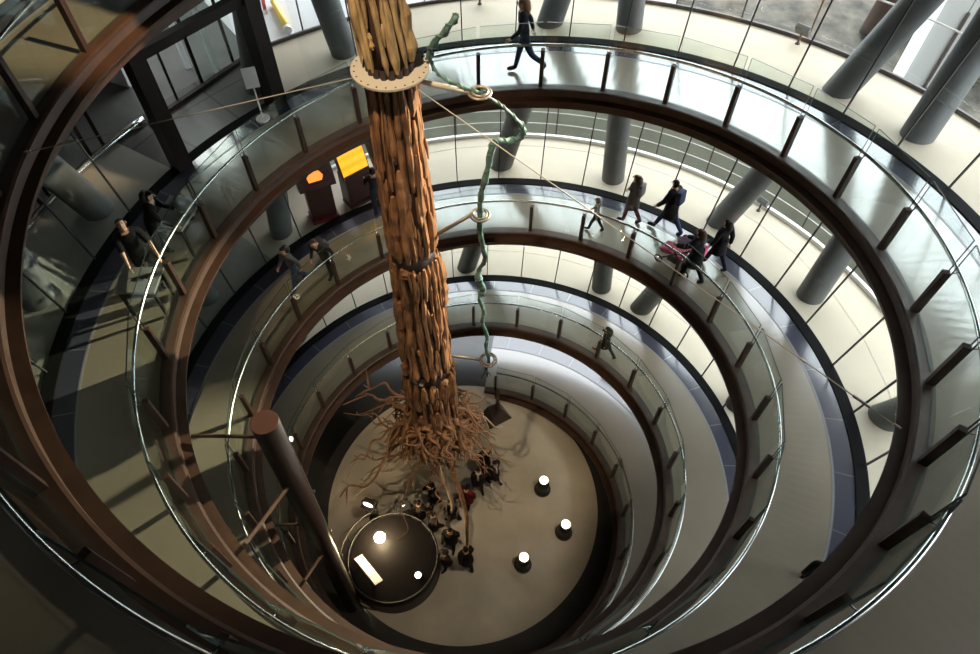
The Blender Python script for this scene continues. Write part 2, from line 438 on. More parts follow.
# ------------------------------------------------------------------ balustrades, one per turn
def balustrade(label, t0, t1):
    ts = [t for t in POSTS if t0-1e-6 <= t < t1]
    root = empty('balustrade', hp((t0+t1)/2, 0, 0)); inv = Matrix.Translation(-root.location)
    for k, t in enumerate(ts):
        bm = bmesh.new()
        R = Matrix.Rotation(2*PI*t, 4, 'Z')
        box(bm, (0.085, 0.10, 0.88), hp(t, 0.0, 0.04+0.44), R, 0.006)
        bmesh.ops.transform(bm, matrix=inv, verts=bm.verts)
        p = obj('post', bm, M['post'], root)
        bm = bmesh.new()
        bar(bm, hp(t, 0.004, 0.86), hp(t, 0.024, 0.93), 0.010, 6)
        bmesh.ops.transform(bm, matrix=inv, verts=bm.verts)
        obj('bracket', bm, M['steel'], p)
        nx = [x for x in POSTS if x > t+1e-6]
        if nx and nx[0] <= min(T1, t1+0.03):
            b = nx[0]; e = 0.0011; bm = bmesh.new(); v = []
            for off in (0.006, 0.0095):
                v.append([bm.verts.new(hp(tt, off, h)) for tt, h in ((t+e, 0.06), (b-e, 0.06), (b-e, 1.50), (t+e, 1.50))])
            bm.faces.new(v[0]); bm.faces.new(v[1][::-1])
            for q in range(4): bm.faces.new((v[0][q], v[1][q], v[1][(q+1) % 4], v[0][(q+1) % 4])).material_index = 1
            bmesh.ops.transform(bm, matrix=inv, verts=bm.verts)
            obj('glass_pane', bm, [M['glass'], M['paneedge']], root)
    a = ts[0]; b = min(ts[-1]+0.028, T1, max(x for x in POSTS if x <= T1))
    n = int((b-a)/0.004)
    bm = bmesh.new(); tube(bm, [hp(a+(b-a)*i/n, 0.024, 0.94) for i in range(n+1)], 0.030, 12); bmesh.ops.transform(bm, matrix=inv, verts=bm.verts)
    obj('handrail', bm, M['steel'], root, True)
    # dark cap line along the top edges of the panes
    tag(root, label, 'balustrade', 'glass balustrades of the spiral ramp')
balustrade('glass balustrade with brown posts on the highest turn, cut off by the left frame edge', 0.60, 0.98)
balustrade('glass balustrade on the widest full turn, level with the round plate on the hanging trunk', 1.02, 2.00)
balustrade('glass balustrade on the second full turn, in front of the stroller', 2.00, 3.00)
balustrade('glass balustrade on the third turn, where the lone child walks', 3.00, 4.00)
balustrade('short glass balustrade on the lowest turn, ending at the hall floor', 4.00, 4.4845)

# ------------------------------------------------------------------ hanging tree
TX, TY = -1.50, 1.18
def tlean(z): return -0.075*max(0, z-16.3)
tree = empty('hanging_tree', (TX, TY, 3.0))
tag(tree, 'giant orange-brown hanging tree trunk with a round plate and spreading roots', 'tree')
def trunk_r(z):
    pts = [(5.5, 0.66), (8.6, 0.60), (12.5, 0.47), (16.2, 0.37), (22, 0.36)]
    for (a, ra), (b, rb) in zip(pts[:-1], pts[1:]):
        if z <= b: return ra+(rb-ra)*(z-a)/(b-a)
    return pts[-1][1]
def trunk_section(z0, z1, nst, ragged, m_):
    rr = random.Random(int(z0*10))
    bm = bmesh.new()
    zs = [z0+(z1-z0)*i/16 for i in range(17)]
    tube(bm, [(tlean(z), 0, z-3.0) for z in zs], [trunk_r(z)*0.80 for z in zs], 24)
    core = obj('trunk_core', bm, M['barkcore'], None, True)
    bm = bmesh.new()
    def stalk(a, z, e, out, w, tw):
        n = max(5, int((e-z)/0.16)); pts = []; rad = []; ph = rr.uniform(0, 9); fr = rr.uniform(1.5, 4); wig = rr.uniform(0.01, 0.05)
        for i in range(n):
            u = i/(n-1); zz = z+(e-z)*u; r = trunk_r(zz)
            aa = a+tw*u+wig*math.sin(ph+fr*zz); o_ = out+0.025*math.sin(ph*2+fr*1.7*zz)
            pts.append((r*o_*math.cos(aa)+tlean(zz), r*o_*math.sin(aa), zz-3.0))
            rad.append(r*w*(0.45 if i in (0, n-1) else 1.0)*rr.uniform(.72, 1.25))
        tube(bm, pts, rad, 6, flat=rr.uniform(0.7, 1.2))
    for k in range(nst):                       # thick flutes
        a0 = 2*PI*(k+rr.uniform(-.35, .35))/nst; z = z0+rr.uniform(0, ragged)
        while z < z1-0.2:
            e = min(z+rr.uniform(0.5, 2.4), z1-rr.uniform(0, ragged*0.6))
            if e-z < 0.2: break
            stalk(a0+rr.uniform(-.10, .10), z, e, rr.uniform(0.80, 0.95), PI/nst*rr.uniform(0.6, 1.25), rr.uniform(-.08, .08))
            z = e+rr.uniform(-0.1, 0.16)
    for k in range(int(nst*(z1-z0)*1.7)):      # splinters
        z = rr.uniform(z0, z1-0.3); e = min(z1-.02, z+rr.uniform(0.2, 1.0))
        stalk(rr.uniform(0, 2*PI), z, e, rr.uniform(0.92, 1.02), PI/nst*rr.uniform(0.16, 0.42), rr.uniform(-.05, .05))
    s = obj('trunk_section', bm, M[m_], tree, False)
    core.parent = s
    return s
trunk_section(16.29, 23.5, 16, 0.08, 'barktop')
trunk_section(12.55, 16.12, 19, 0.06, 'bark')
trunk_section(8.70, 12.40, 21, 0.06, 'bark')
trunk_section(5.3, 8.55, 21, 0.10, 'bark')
for z in (12.47, 8.62):
    bm = bmesh.new(); cyl(bm, trunk_r(z)*0.85, trunk_r(z)*0.85, 0.26, (0, 0, z-3.13), seg=32)
    obj('trunk_gap_shade', bm, M['hole'], tree, True)  # black cylinder; shade of the gap between sections is put into its colour
# round plate
bm = bmesh.new(); cyl(bm, 0.55, 0.55, 0.03, (0, 0, 16.20-3), seg=64)
plate = obj('round_plate', bm, M['plate'], tree)
for k in range(24):
    bm = bmesh.new(); a = 2*PI*k/24; cyl(bm, 0.013, 0.013, 0.012, (0.50*math.cos(a), 0.50*math.sin(a), 16.224-3), seg=8)
    obj('hole_disc', bm, M['hole'], plate)  # dark disc for each rim hole, the hole's shade put into its colour
bm = bmesh.new()
for k in range(17):
    a = 2*PI*(k+.3)/17; cyl(bm, 0.055, 0.055, 0.12, (0.29*math.cos(a), 0.29*math.sin(a), 16.23-3), seg=10)
obj('trunk_socket', bm, M['hole'], tree)
# arms with rings for the vine
RINGS = [(-0.25, 1.18, 15.84), (-0.26, 1.18, 13.42), (-0.10, 1.18, 8.89)]
ARMZ = [16.05, 12.75, 9.10]
for (x, y, z), az, rr_ in zip(RINGS, ARMZ, (0.16, 0.165, 0.19)):
    bm = bmesh.new()
    a = Vector((-TX*0+0.25, 0, az-3)); b = Vector((x-TX-rr_*0.95, 0, z-3))
    bar(bm, a, b, 0.04 if z > 15 else 0.035, 10)
    arm = obj('support_arm', bm, M['plate'] if z > 15 else M['arm'], tree, True)
    bm = bmesh.new()
    for q, zz in ((rr_, 0.0), (rr_*0.72, 0.02)):
        tube(bm, [(x-TX+q*math.cos(2*PI*i/28), q*math.sin(2*PI*i/28), z-3+zz) for i in range(28)], 0.020, 6, closed=True)
    for k in range(6):
        a_ = 2*PI*k/6
        bar(bm, (x-TX+rr_*.66*math.cos(a_), rr_*.66*math.sin(a_), z-3), (x-TX+rr_*1.12*math.cos(a_), rr_*1.12*math.sin(a_), z-3), 0.014, 5)
    obj('vine_ring', bm, M['ringsteel'] if z > 15 else M['arm'], arm, True)
# roots
def root_path(a, r0, z0, reach, drop, wob, n=9, rr=random):
    pts = []; aa = a
    for i in range(n):
        u = i/(n-1); aa += rr.uniform(-wob, wob)
        r = r0+reach*u; z = z0-drop*(u**1.4)+rr.uniform(-.05, .05)
        pts.append((r*math.cos(aa), r*math.sin(aa), z-3))
    return pts
rr = random.Random(11)
bm = bmesh.new()
for k in range(230):
    a = rr.uniform(0, 2*PI); z0 = rr.uniform(4.9, 6.7)
    reach = rr.uniform(0.25, 1.05)*(1.25 if -0.9 < math.atan2(math.sin(a), math.cos(a)) < 1.2 else 1); drop = rr.uniform(-0.2, 1.3)
    if math.sin(a) < -0.3: reach *= 0.65; drop *= 0.6
    p = smooth_path(root_path(a, 0.45, z0, reach, drop, 0.30, 6, rr), 3)
    r0 = rr.uniform(0.035, 0.12); n = len(p)
    tube(bm, p, [r0*(1-0.8*i/(n-1))*rr.uniform(.75, 1.25) for i in range(n)], 6, flat=rr.uniform(.5, 1))
    if k % 2:
        q = Vector(p[n//2]); d = (Vector(p[-1])-q); d.rotate(Matrix.Rotation(rr.uniform(-1, 1), 3, 'Z')); d.z += rr.uniform(-.4, .2)
        tube(bm, [q, q+d*.4+Vector((0, 0, .05)), q+d*rr.uniform(.6, 1.0)], [r0*.5, r0*.35, r0*.12], 5)
obj('root_mass', bm, M['root'], tree, True)
bm = bmesh.new()     # buttress flare under the trunk
zs = [6.3, 5.8, 5.4, 5.0, 4.6, 4.2]
tube(bm, [(0, 0, z-3) for z in zs], [0.58, 0.66, 0.70, 0.58, 0.38, 0.14], 18)
for v in bm.verts:
    a = math.atan2(v.co.y, v.co.x); v.co.x *= 1+0.14*math.sin(a*5)+0.08*math.sin(a*9); v.co.y *= 1+0.14*math.sin(a*5)+0.08*math.sin(a*9)
obj('root_crown', bm, M['root'], tree, True)
LONG = [(3.02, 5.6, 2.7, 1.5), (3.3, 5.2, 2.6, 2.0), (3.45, 5.0, 2.5, 2.6), (3.15, 4.8, 2.3, 1.2), (3.62, 5.4, 2.5, 2.4), (2.85, 6.2, 2.1, 0.2), (2.6, 6.5, 1.5, -0.3),
        (3.8, 4.8, 2.2, 2.6), (4.05, 4.9, 1.9, 2.4), (3.5, 5.8, 1.9, 1.2), (0.3, 5.6, 1.5, 1.4), (0.05, 5.8, 1.6, 0.9), (0.55, 5.6, 1.5, 1.0), (-0.35, 5.2, 1.3, 1.8), (-0.7, 5.0, 1.2, 2.0), (4.4, 4.8, 1.3, 2.0)]
for a, z0, reach, drop in LONG:
    p = smooth_path(root_path(a, 0.40, z0, reach, drop, 0.20, 8, rr), 4); n = len(p)
    bm = bmesh.new(); r0 = rr.uniform(0.04, 0.07)
    tube(bm, p, [r0*(1-0.8*i/(n-1))*rr.uniform(.85, 1.15) for i in range(n)], 7)
    for k in range(3):
        i = rr.randint(n//4, n-4); q = Vector(p[i]); d = (Vector(p[min(i+6, n-1)])-q); d.rotate(Matrix.Rotation(rr.choice((-1, 1))*rr.uniform(.4, .9), 3, 'Z')); d.normalize(); L = rr.uniform(.3, .8)
        tube(bm, [q, q+d*L*.5+Vector((0, 0, rr.uniform(-.1, .1))), q+d*L+Vector((0, 0, -.15))], [r0*.5, r0*.35, r0*.1], 5)
    obj('root', bm, M['paleroot'] if rr.random() < .35 else M['root'], tree, True)
for pts, m_ in (([(0.12, -0.35, 1.2), (0.20, -0.55, 0.3), (0.35, -0.75, -0.7), (0.30, -0.68, -1.7), (0.10, -0.72, -2.75)], 'paleroot'),
                ([(0.3, -0.25, 0.9), (0.55, -0.6, 0.2), (0.78, -1.0, -0.9), (0.80, -1.30, -2.0), (0.79, -1.36, -2.8)], 'root')):
    p = smooth_path(pts, 6); n = len(p); bm = bmesh.new()
    tube(bm, p, [0.085*(1-0.55*i/(n-1)) for i in range(n)], 8)
    obj('tap_root', bm, M[m_], tree, True)

# ------------------------------------------------------------------ green vine through the rings
CAM = Vector((0, -7.226, 21.598)); PIT, YAW, ROLL, FPX = 0.9372, -0.0079, 0.0110, 669.03
_fw = Vector((math.sin(YAW)*math.cos(PIT), math.cos(YAW)*math.cos(PIT), -math.sin(PIT)))
_rt0 = Vector((math.cos(YAW), -math.sin(YAW), 0)); _up0 = _rt0.cross(_fw)
_rt = _rt0*math.cos(ROLL)+_up0*math.sin(ROLL); _up = -_rt0*math.sin(ROLL)+_up0*math.cos(ROLL)
def at_y(px, py, y):
    v = _fw+_rt*((px-490)/FPX)-_up*((py-327)/FPX); s = (y-CAM.y)/v.y; return CAM+v*s
def at_z(px, py, z):
    v = _fw+_rt*((px-490)/FPX)-_up*((py-327)/FPX); s = (z-CAM.z)/v.z; return CAM+v*s
VP = [(457, 15, 0.0), (446, 30, 0.0), (432, 46, 0.05), (430, 60, 0.10), (441, 76, 0.06), (460, 86, 0.0), (480, 93, 0), (497, 103, 0), (512, 115, 0.05), (522, 127, 0.12), (522, 136, 0.2),
      (510, 141, 0.15), (496, 141, 0.05), (491, 150, 0), (487, 172, 0), (481, 195, 0), (480, 215, 0), (480, 232, 0), (483, 248, 0), (485, 260, 0), (479, 270, 0.06), (479, 280, 0), (483, 290, 0.05),
      (479, 298, 0), (484, 312, 0.05), (482, 322, 0), (487, 336, 0.04), (486, 348, 0), (489, 360, 0), (486, 370, 0.03)]
path = smooth_path([at_y(x, y, 1.18+d) for x, y, d in VP], 4); n = len(path)
vine = empty('vine_sculpture', path[0]); tag(vine, 'twisting green patina vine sculpture threaded through three steel rings', 'sculpture')
inv = Matrix.Translation(-path[0])
bm = bmesh.new(); rv = random.Random(3)
rad = []
for i in range(n):
    u = i/(n-1)
    w = 0.055 if u < 0.10 else (0.030 if u < 0.30 else (0.052 if u < .45 else (0.050 if u < 0.66 else 0.040)))
    if 0.70 < u < 0.78: w = 0.075
    rad.append(w*(1+0.16*math.sin(i*1.9)+rv.uniform(-.10, .10)))
tube(bm, path, rad, 10, flat=0.75); bmesh.ops.transform(bm, matrix=inv, verts=bm.verts)
obj('stem', bm, M['patina'], vine, True)
bm = bmesh.new()      # raised spiral rib
hel = []
for i in range(n*3-2):
    k = min(i//3, n-2); u = (i % 3)/3
    p = path[k].lerp(path[k+1], u); d = (path[k+1]-path[k]).normalized(); a = d.orthogonal().normalized(); b = d.cross(a)
    r = rad[k]*0.92; an = i*0.75; hel.append(p+(a*math.cos(an)+b*math.sin(an))*r)
tube(bm, hel, 0.014, 5); bmesh.ops.transform(bm, matrix=inv, verts=bm.verts)
obj('spiral_rib', bm, M['patina'], vine, True)
bm = bmesh.new()
e = path[-1]
for dx, dz in ((-0.10, -0.34), (0.04, -0.24), (0.12, -0.22)):
    tube(bm, [e, e+Vector((dx*.4, 0, dz*.5)), e+Vector((dx, -.03, dz))], [0.045, 0.03, 0.012], 6)
bmesh.ops.transform(bm, matrix=inv, verts=bm.verts)
obj('vine_tip', bm, M['patina'], vine, True)

# guy cables
def cable(label, a, b, tb):
    a = Vector(a); b = Vector(b); r = empty('guy_cable', a); inv = Matrix.Translation(-a); d = (b-a).normalized()
    bm = bmesh.new(); bar(bm, a, b, 0.008, 6); bmesh.ops.transform(bm, matrix=inv, verts=bm.verts); obj('wire', bm, M['cable'], r)
    L = (b-a).length
    for s0, s1, rad in ((L-0.70, L-0.45, 0.02), (L-0.10, L, 0.022), (L-1.5, L-1.42, 0.016)):
        bm = bmesh.new(); bar(bm, a+d*s0, a+d*s1, rad, 8); bmesh.ops.transform(bm, matrix=inv, verts=bm.verts); obj('turnbuckle', bm, M['cable'], r)
    tag(r, label, 'cable')
cable('long pale cable from the round plate to the high beam on the left', (TX-0.52, TY-0.1, 16.115), hp(0.752, -0.015, 0.03), 0)
cable('long thin cable from the round plate down to the beam on the right', (TX+0.40, TY-0.32, 16.10), hp(1.163, -0.05, 0.0), 0)

# ------------------------------------------------------------------ tall brown tube on the left
top = Vector((-3.72, -2.05, 11.8)); base = Vector((-4.16, -2.02, 0.0))
pole = empty('steel_tube', base); tag(pole, 'tall dark brown steel tube with rusty flat cap, tied to the beams on the left', 'pole')
bm = bmesh.new(); bar(bm, (0, 0, 0), top-base, 0.235, 32); obj('tube', bm, M['pole'], pole, True)
bm = bmesh.new(); bar(bm, top-base, top-base+Vector((-.001, 0, .02)), 0.228, 32); obj('cap', bm, M['poletop'], pole)
bm = bmesh.new(); off = Vector((0.19, 0.155, 0)); bar(bm, off+(top-base)*0.93, off+(top-base)*0.02, 0.018, 6); obj('cable_tray', bm, M['steel'], pole)
for f_ in (0.92, 0.72, 0.52, 0.36, 0.24):
    bm = bmesh.new(); c = off+(top-base)*f_; box(bm, (0.06, 0.06, 0.07), c+Vector((0.02, 0.02, 0)), None, 0.01)
    obj('clip_light', bm, M['spotglow'] if f_ > 0.9 else M['steel'], pole)
def tie(t, dr, zf):
    bm = bmesh.new(); a = (top-base)*zf; b = hp(t, dr, -0.03)-base
    bar(bm, a, b, 0.035, 8); obj('tie_rod', bm, M['beam'], pole)
tie(1.814, -0.06, 0.955); tie(2.83, -0.06, 0.60); tie(1.878, -0.06, 0.80); tie(2.875, -0.05, 0.45)

# ------------------------------------------------------------------ hall floor things
DC = Vector((-2.93, -0.84, 0))
drum = empty('round_display', DC); tag(drum, 'big round black display drum on the hall floor with glaring lamp', 'display')
bm = bmesh.new(); cyl(bm, 1.41, 1.30, 0.96, seg=64); obj('drum_body', bm, M['drum'], drum, True)
bm = bmesh.new(); cyl(bm, 1.30, 1.30, 0.04, (0, 0, 0.962), seg=64); obj('drum_top', bm, M['drumtop'], drum)
bm = bmesh.new(); tube(bm, [(1.36*math.cos(2*PI*i/64), 1.36*math.sin(2*PI*i/64), 1.02) for i in range(64)], 0.03, 8, closed=True)
obj('drum_rim', bm, M['rubber'], drum, True)
bm = bmesh.new(); tube(bm, [(1.62*math.cos(2.0+1.5*i/20), 1.62*math.sin(2.0+1.5*i/20), 1.0) for i in range(21)], 0.02, 6)
for i in (0, 10, 20): bar(bm, (1.62*math.cos(2.0+1.5*i/20), 1.62*math.sin(2.0+1.5*i/20), 0.0), (1.62*math.cos(2.0+1.5*i/20), 1.62*math.sin(2.0+1.5*i/20), 1.0), 0.018, 6)
obj('guard_rail', bm, M['bronze'], drum, True)
def local(px, py, z): 
    p = at_z(px, py, z); return p-DC
# glaring lamp
c = local(380, 538, 1.30)+DC
lp = empty('halogen_lamp', (c.x, c.y, 1.0)); tag(lp, 'glaring warm lamp standing on the round black drum', 'lamp')
bm = bmesh.new(); cyl(bm, 0.10, 0.08, 0.03); cyl(bm, 0.02, 0.02, 0.2, (0, 0, 0.03), seg=12); obj('lamp_stand', bm, M['drum'], lp)
bm = bmesh.new(); bmesh.ops.create_uvsphere(bm, u_segments=20, v_segments=12, radius=0.17, matrix=Matrix.Translation((0, 0, 0.36))); obj('bulb', bm, M['halogen'], lp, True)
# white info panel, tilted on two feet
p1 = at_z(358, 557, 1.2); p2 = at_z(379, 583, 1.2)
pc = (p1+p2)/2; ang = math.atan2((p2-p1).y, (p2-p1).x); L = (p2-p1).length
pn = empty('info_board', (pc.x, pc.y, 1.0), ang); tag(pn, 'small white oblong info panel on the round drum beside the tube', 'panel')
Rx = Matrix.Rotation(-0.5, 4, 'X')
bm = bmesh.new(); box(bm, (L, 0.30, 0.03), (0, 0, 0.22), Rx, 0.006); obj('board', bm, M['panel'], pn)
for sx in (-0.3, 0.3):
    bm = bmesh.new(); box(bm, (0.04, 0.06, 0.21), (sx*L, 0, 0.105)); obj('foot', bm, M['drum'], pn)
c = at_z(418, 575, 1.1)
sl = empty('disc_lamp', (c.x, c.y, 1.0)); tag(sl, 'small round white lamp at the right part of the drum top', 'lamp')
bm = bmesh.new(); cyl(bm, 0.07, 0.11, 0.08, seg=20); obj('housing', bm, M['drum'], sl, True)
bm = bmesh.new(); cyl(bm, 0.10, 0.10, 0.015, (0, 0, 0.082), seg=20); obj('lens', bm, M['spotglow'], sl)
def spot_head(px, py, lab, rot, glow):
    c = at_z(px, py, 1.25)
    s = empty('stage_light', (c.x, c.y, 0.0), rot); tag(s, lab, 'spotlight')
    bm = bmesh.new(); cyl(bm, 0.16, 0.14, 0.04); cyl(bm, 0.03, 0.03, 1.0, (0, 0, 0.04), seg=12); obj('stand', bm, M['drum'], s)
    bm = bmesh.new(); box(bm, (0.42, 0.36, 0.30), (0, 0, 1.16), Matrix.Rotation(0.35, 4, 'X'), 0.03); obj('head', bm, M['drum'], s)
    bm = bmesh.new(); cyl(bm, 0.17 if glow else 0.05, 0.17 if glow else 0.05, 0.02, (0, -0.05, 1.30), Matrix.Rotation(0.35, 4, 'X') @ Matrix.Diagonal((1, 0.32, 1, 1)), 20)
    obj('lens', bm, M['spotglow'], s)
    bm = bmesh.new()
    for sx in (-0.24, 0.24): box(bm, (0.03, 0.10, 0.26), (sx, 0, 1.12))
    obj('yoke', bm, M['steel' if not glow else 'drum'], s)
spot_head(369, 504, 'black boxy floodlight with bright oval lens behind the drum', -0.4, True)
spot_head(403, 505, 'black equipment head with small pale metal bracket behind the drum', 0.5, False)

bol = None
for px, py, lab in ((544, 480, 'glowing bollard lamp on the hall floor, nearest the tree of the three'), (566, 524, 'glowing bollard lamp on the hall floor, closest to the ramp wall'),
                    (524, 557, 'glowing bollard lamp on the hall floor, furthest from the tree')):
    c = at_z(px, py, 0.80)
    r = empty('bollard_lamp', (c.x, c.y, 0)); tag(r, lab, 'lamp', 'bollard lamps on the hall floor')
    bm = bmesh.new(); cyl(bm, 0.28, 0.28, 0.05, seg=28); obj('base', bm, M['drum'], r)
    bm = bmesh.new(); cyl(bm, 0.24, 0.17, 0.72, (0, 0, 0.05), seg=28); obj('body', bm, M['drum'], r, True)
    bm = bmesh.new(); tube(bm, [(0.16*math.cos(2*PI*i/28), 0.16*math.sin(2*PI*i/28), 0.78) for i in range(28)], 0.018, 6, closed=True); obj('rim', bm, M['steel'], r, True)
    bm = bmesh.new(); cyl(bm, 0.135, 0.135, 0.03, (0, 0, 0.77), seg=28); obj('lens', bm, M['lampglow'], r)
    bm = bmesh.new(); cyl(bm, 0.03, 0.03, 0.012, (0, 0, 0.79), seg=12); obj('lens_screw', bm, M['hole'], r)

# dark angular sculpture at the foot of the ramp
c = at_z(496, 417, 0)
sc_ = empty('pedestal_sculpture', (c.x, c.y, 0), 0.5); tag(sc_, 'dark angular sculpture with an upright fin at the foot of the ramp', 'sculpture')
bm = bmesh.new()
v = [bm.verts.new(q) for q in ((-.45, -.35, 0), (.5, -.3, 0), (.4, .5, 0), (-.4, .4, 0), (-.25, -.2, .5), (.3, -.2, .35), (.22, .3, .35), (-.2, .25, .55))]
for f_ in ((0, 1, 2, 3), (4, 5, 6, 7), (0, 1, 5, 4), (1, 2, 6, 5), (2, 3, 7, 6), (3, 0, 4, 7)): bm.faces.new([v[i] for i in f_])
obj('plinth', bm, M['bronze'], sc_)
bm = bmesh.new(); tube(bm, [(0.1, .1, .3), (0.14, .14, 0.8), (0.1, .1, 1.3), (0.16, .12, 1.65)], [0.16, 0.10, 0.08, 0.05], 6, flat=0.5); obj('fin', bm, M['bronze'], sc_)

# ------------------------------------------------------------------ west entrance on the widest turn
po = empty('door_portal', hp(1.638, 0.335, 0)); inv = Matrix.Translation(-po.location)
tag(po, 'dark steel entrance portal opening off the ramp at upper left', 'door frame')
tL, tR = 1.664, 1.612
def jamb(name, a, b, w, h):
    bm = bmesh.new(); beam_between(bm, a, b, w, h, up=radial(1.638)); bmesh.ops.transform(bm, matrix=inv, verts=bm.verts); return obj(name, bm, M['darksteel'], po)
jamb('jamb', hp(tL, 0.335, 0), hp(tL, 0.335, 3.7), 0.32, 0.45); jamb('jamb', hp(tR, 0.315, 0), hp(tR, 0.315, 3.7), 0.32, 0.45)
h = 2.52; jamb('lintel', hp(tL, 0.335, h), hp(tR, 0.315, h+0.0), 0.20, 0.20)
# inner door screen with white mullions, lit vestibule
vs = empty('glass_door_screen', hp(1.632, 0.64, 0)); inv2 = Matrix.Translation(-vs.location)
tag(vs, 'glazed door screen with white frames inside the dark portal', 'glass screen')
def vpart(name, m_, fn):
    bm = bmesh.new(); fn(bm); bmesh.ops.transform(bm, matrix=inv2, verts=bm.verts); return obj(name, bm, m_, vs)
for t, dr, m_, w in ((1.648, 0.64, 'darksteel', 0.06), (1.640, 0.62, 'darksteel', 0.05), (1.628, 0.63, 'darksteel', 0.07), (1.620, 0.66, 'whiteframe', 0.09), (1.612, 0.68, 'darksteel', 0.06), (1.626, 0.78, 'whiteframe', 0.12)):
    vpart('mullion', M[m_], lambda bm: beam_between(bm, hp(t, dr, 0), hp(t, dr, 3.6), w, w))
vpart('sill', M['darksteel'], lambda bm: beam_between(bm, hp(1.655, 0.60, 0.05), hp(1.606, 0.66, 0.05), 0.12, 0.1))
vpart('head_rail', M['darksteel'], lambda bm: beam_between(bm, hp(1.655, 0.62, 2.5), hp(1.606, 0.66, 2.5), 0.1, 0.12))
bm = bmesh.new()
a, b = hp(1.628, 0.632, 0.1), hp(1.609, 0.665, 0.1)
beam_between(bm, a+Vector((0, 0, 1.2)), b+Vector((0, 0, 1.2)), 0.02, 2.3)
bmesh.ops.transform(bm, matrix=inv2, verts=bm.verts); obj('door_glass', bm, M['glass'], vs)
bm = bmesh.new(); a, b = hp(1.645, 0.86, -0.02), hp(1.652, 1.25, -0.02); beam_between(bm, a+Vector((0, 0, 1.6)), b+Vector((0, 0, 1.6)), 0.15, 3.2)
struct(obj('wall_vestibule', bm, M['whiteframe']))
bm = bmesh.new(); a, b = hp(1.60, 1.3, 0), hp(1.66, 1.3, 0); beam_between(bm, a+Vector((0, 0, 1.7)), b+Vector((0, 0, 1.7)), 0.15, 3.4)
struct(obj('wall_north_lobby', bm, M['greypanel']))
# thin dark posts behind the rim tube
l = bpy.data.lights.new('vestibule_lamp', 'AREA'); l.energy = 60; l.size = 1.6; l.color = (0.92, 1.0, 0.95)
o = bpy.data.objects.new('vestibule_lamp', l); COL.objects.link(o); o.location = hp(1.632, 0.98, 3.3)
rp = empty('rim_screen', hp(1.70, 0.66, 0)); inv3 = Matrix.Translation(-rp.location); tag(rp, 'dark thin-framed glass screen behind the bright rim tube, upper left', 'glass screen')
for t in (1.672, 1.678, 1.699, 1.703, 1.726, 1.752):
    bm = bmesh.new(); beam_between(bm, hp(t, 0.655, 0), hp(t, 0.655, 3.4), 0.07, 0.07); bmesh.ops.transform(bm, matrix=inv3, verts=bm.verts); obj('upright', bm, M['darksteel'], rp)

# sign stand
c = hp(1.622, 0.278); s = empty('sign_stand', c, 0.35); tag(s, 'pale sign on a thin white stand with round foot, inside the portal', 'sign')
bm = bmesh.new(); cyl(bm, 0.16, 0.15, 0.03, seg=24); obj('foot', bm, M['sign'], s)
bm = bmesh.new(); cyl(bm, 0.02, 0.02, 0.95, (0, 0, 0.03), seg=10); obj('stem', bm, M['whitebar'], s)
bm = bmesh.new(); box(bm, (0.30, 0.03, 0.42), (0, -0.02, 1.05), Matrix.Rotation(-0.5, 4, 'X'), 0.006); obj('sign_board', bm, M['sign'], s)

# two grey tables
def table(label, t, dr, w, d, h, ang, items):
    r = empty('display_table', hp(t, dr), ang); tag(r, label, 'table')
    bm = bmesh.new(); box(bm, (w, d, 0.05), (0, 0, h-0.025), None, 0.008); obj('table_top', bm, M['table'], r)
    bm = bmesh.new(); box(bm, (w*.9, d*.85, 0.14), (0, 0, h-0.12)); obj('apron', bm, M['darksteel'], r)
    for sx in (-1, 1):
        for sy in (-1, 1):
            bm = bmesh.new(); box(bm, (0.05, 0.05, h-0.05), (sx*(w/2-.06), sy*(d/2-.06), (h-0.05)/2)); obj('leg', bm, M['darksteel'], r)
    return r
table('grey table with a blue bag on top beside the longhaired woman', 1.7005, 0.078, 0.85, 0.65, 0.78, 2*PI*1.70+0.15, 1)
table('grey table further down the ramp, in front of the man looking up', 1.7395, 0.080, 0.60, 0.72, 0.74, 2*PI*1.7375+0.1, 1)
c = hp(1.6965, 0.062, 0.80); r = empty('blue_bag', (c.x, c.y, c.z-0.02+0.0), 0.4); tag(r, 'crumpled dark blue bag lying on the grey table', 'bag')
bm = bmesh.new(); bmesh.ops.create_icosphere(bm, subdivisions=3, radius=1, matrix=Matrix.Diagonal((0.20, 0.16, 0.12, 1)))
for v in bm.verts: v.co *= 1+0.18*math.sin(v.co.x*23+v.co.y*31)
bmesh.ops.translate(bm, vec=(0, 0, 0.12), verts=bm.verts); obj('bag_body', bm, M['blue'], r, True)
bm = bmesh.new(); tube(bm, [(-.10, 0, .22), (-.05, .02, .32), (.05, .02, .32), (.10, 0, .22)], 0.012, 6); obj('handle', bm, M['blue'], r)

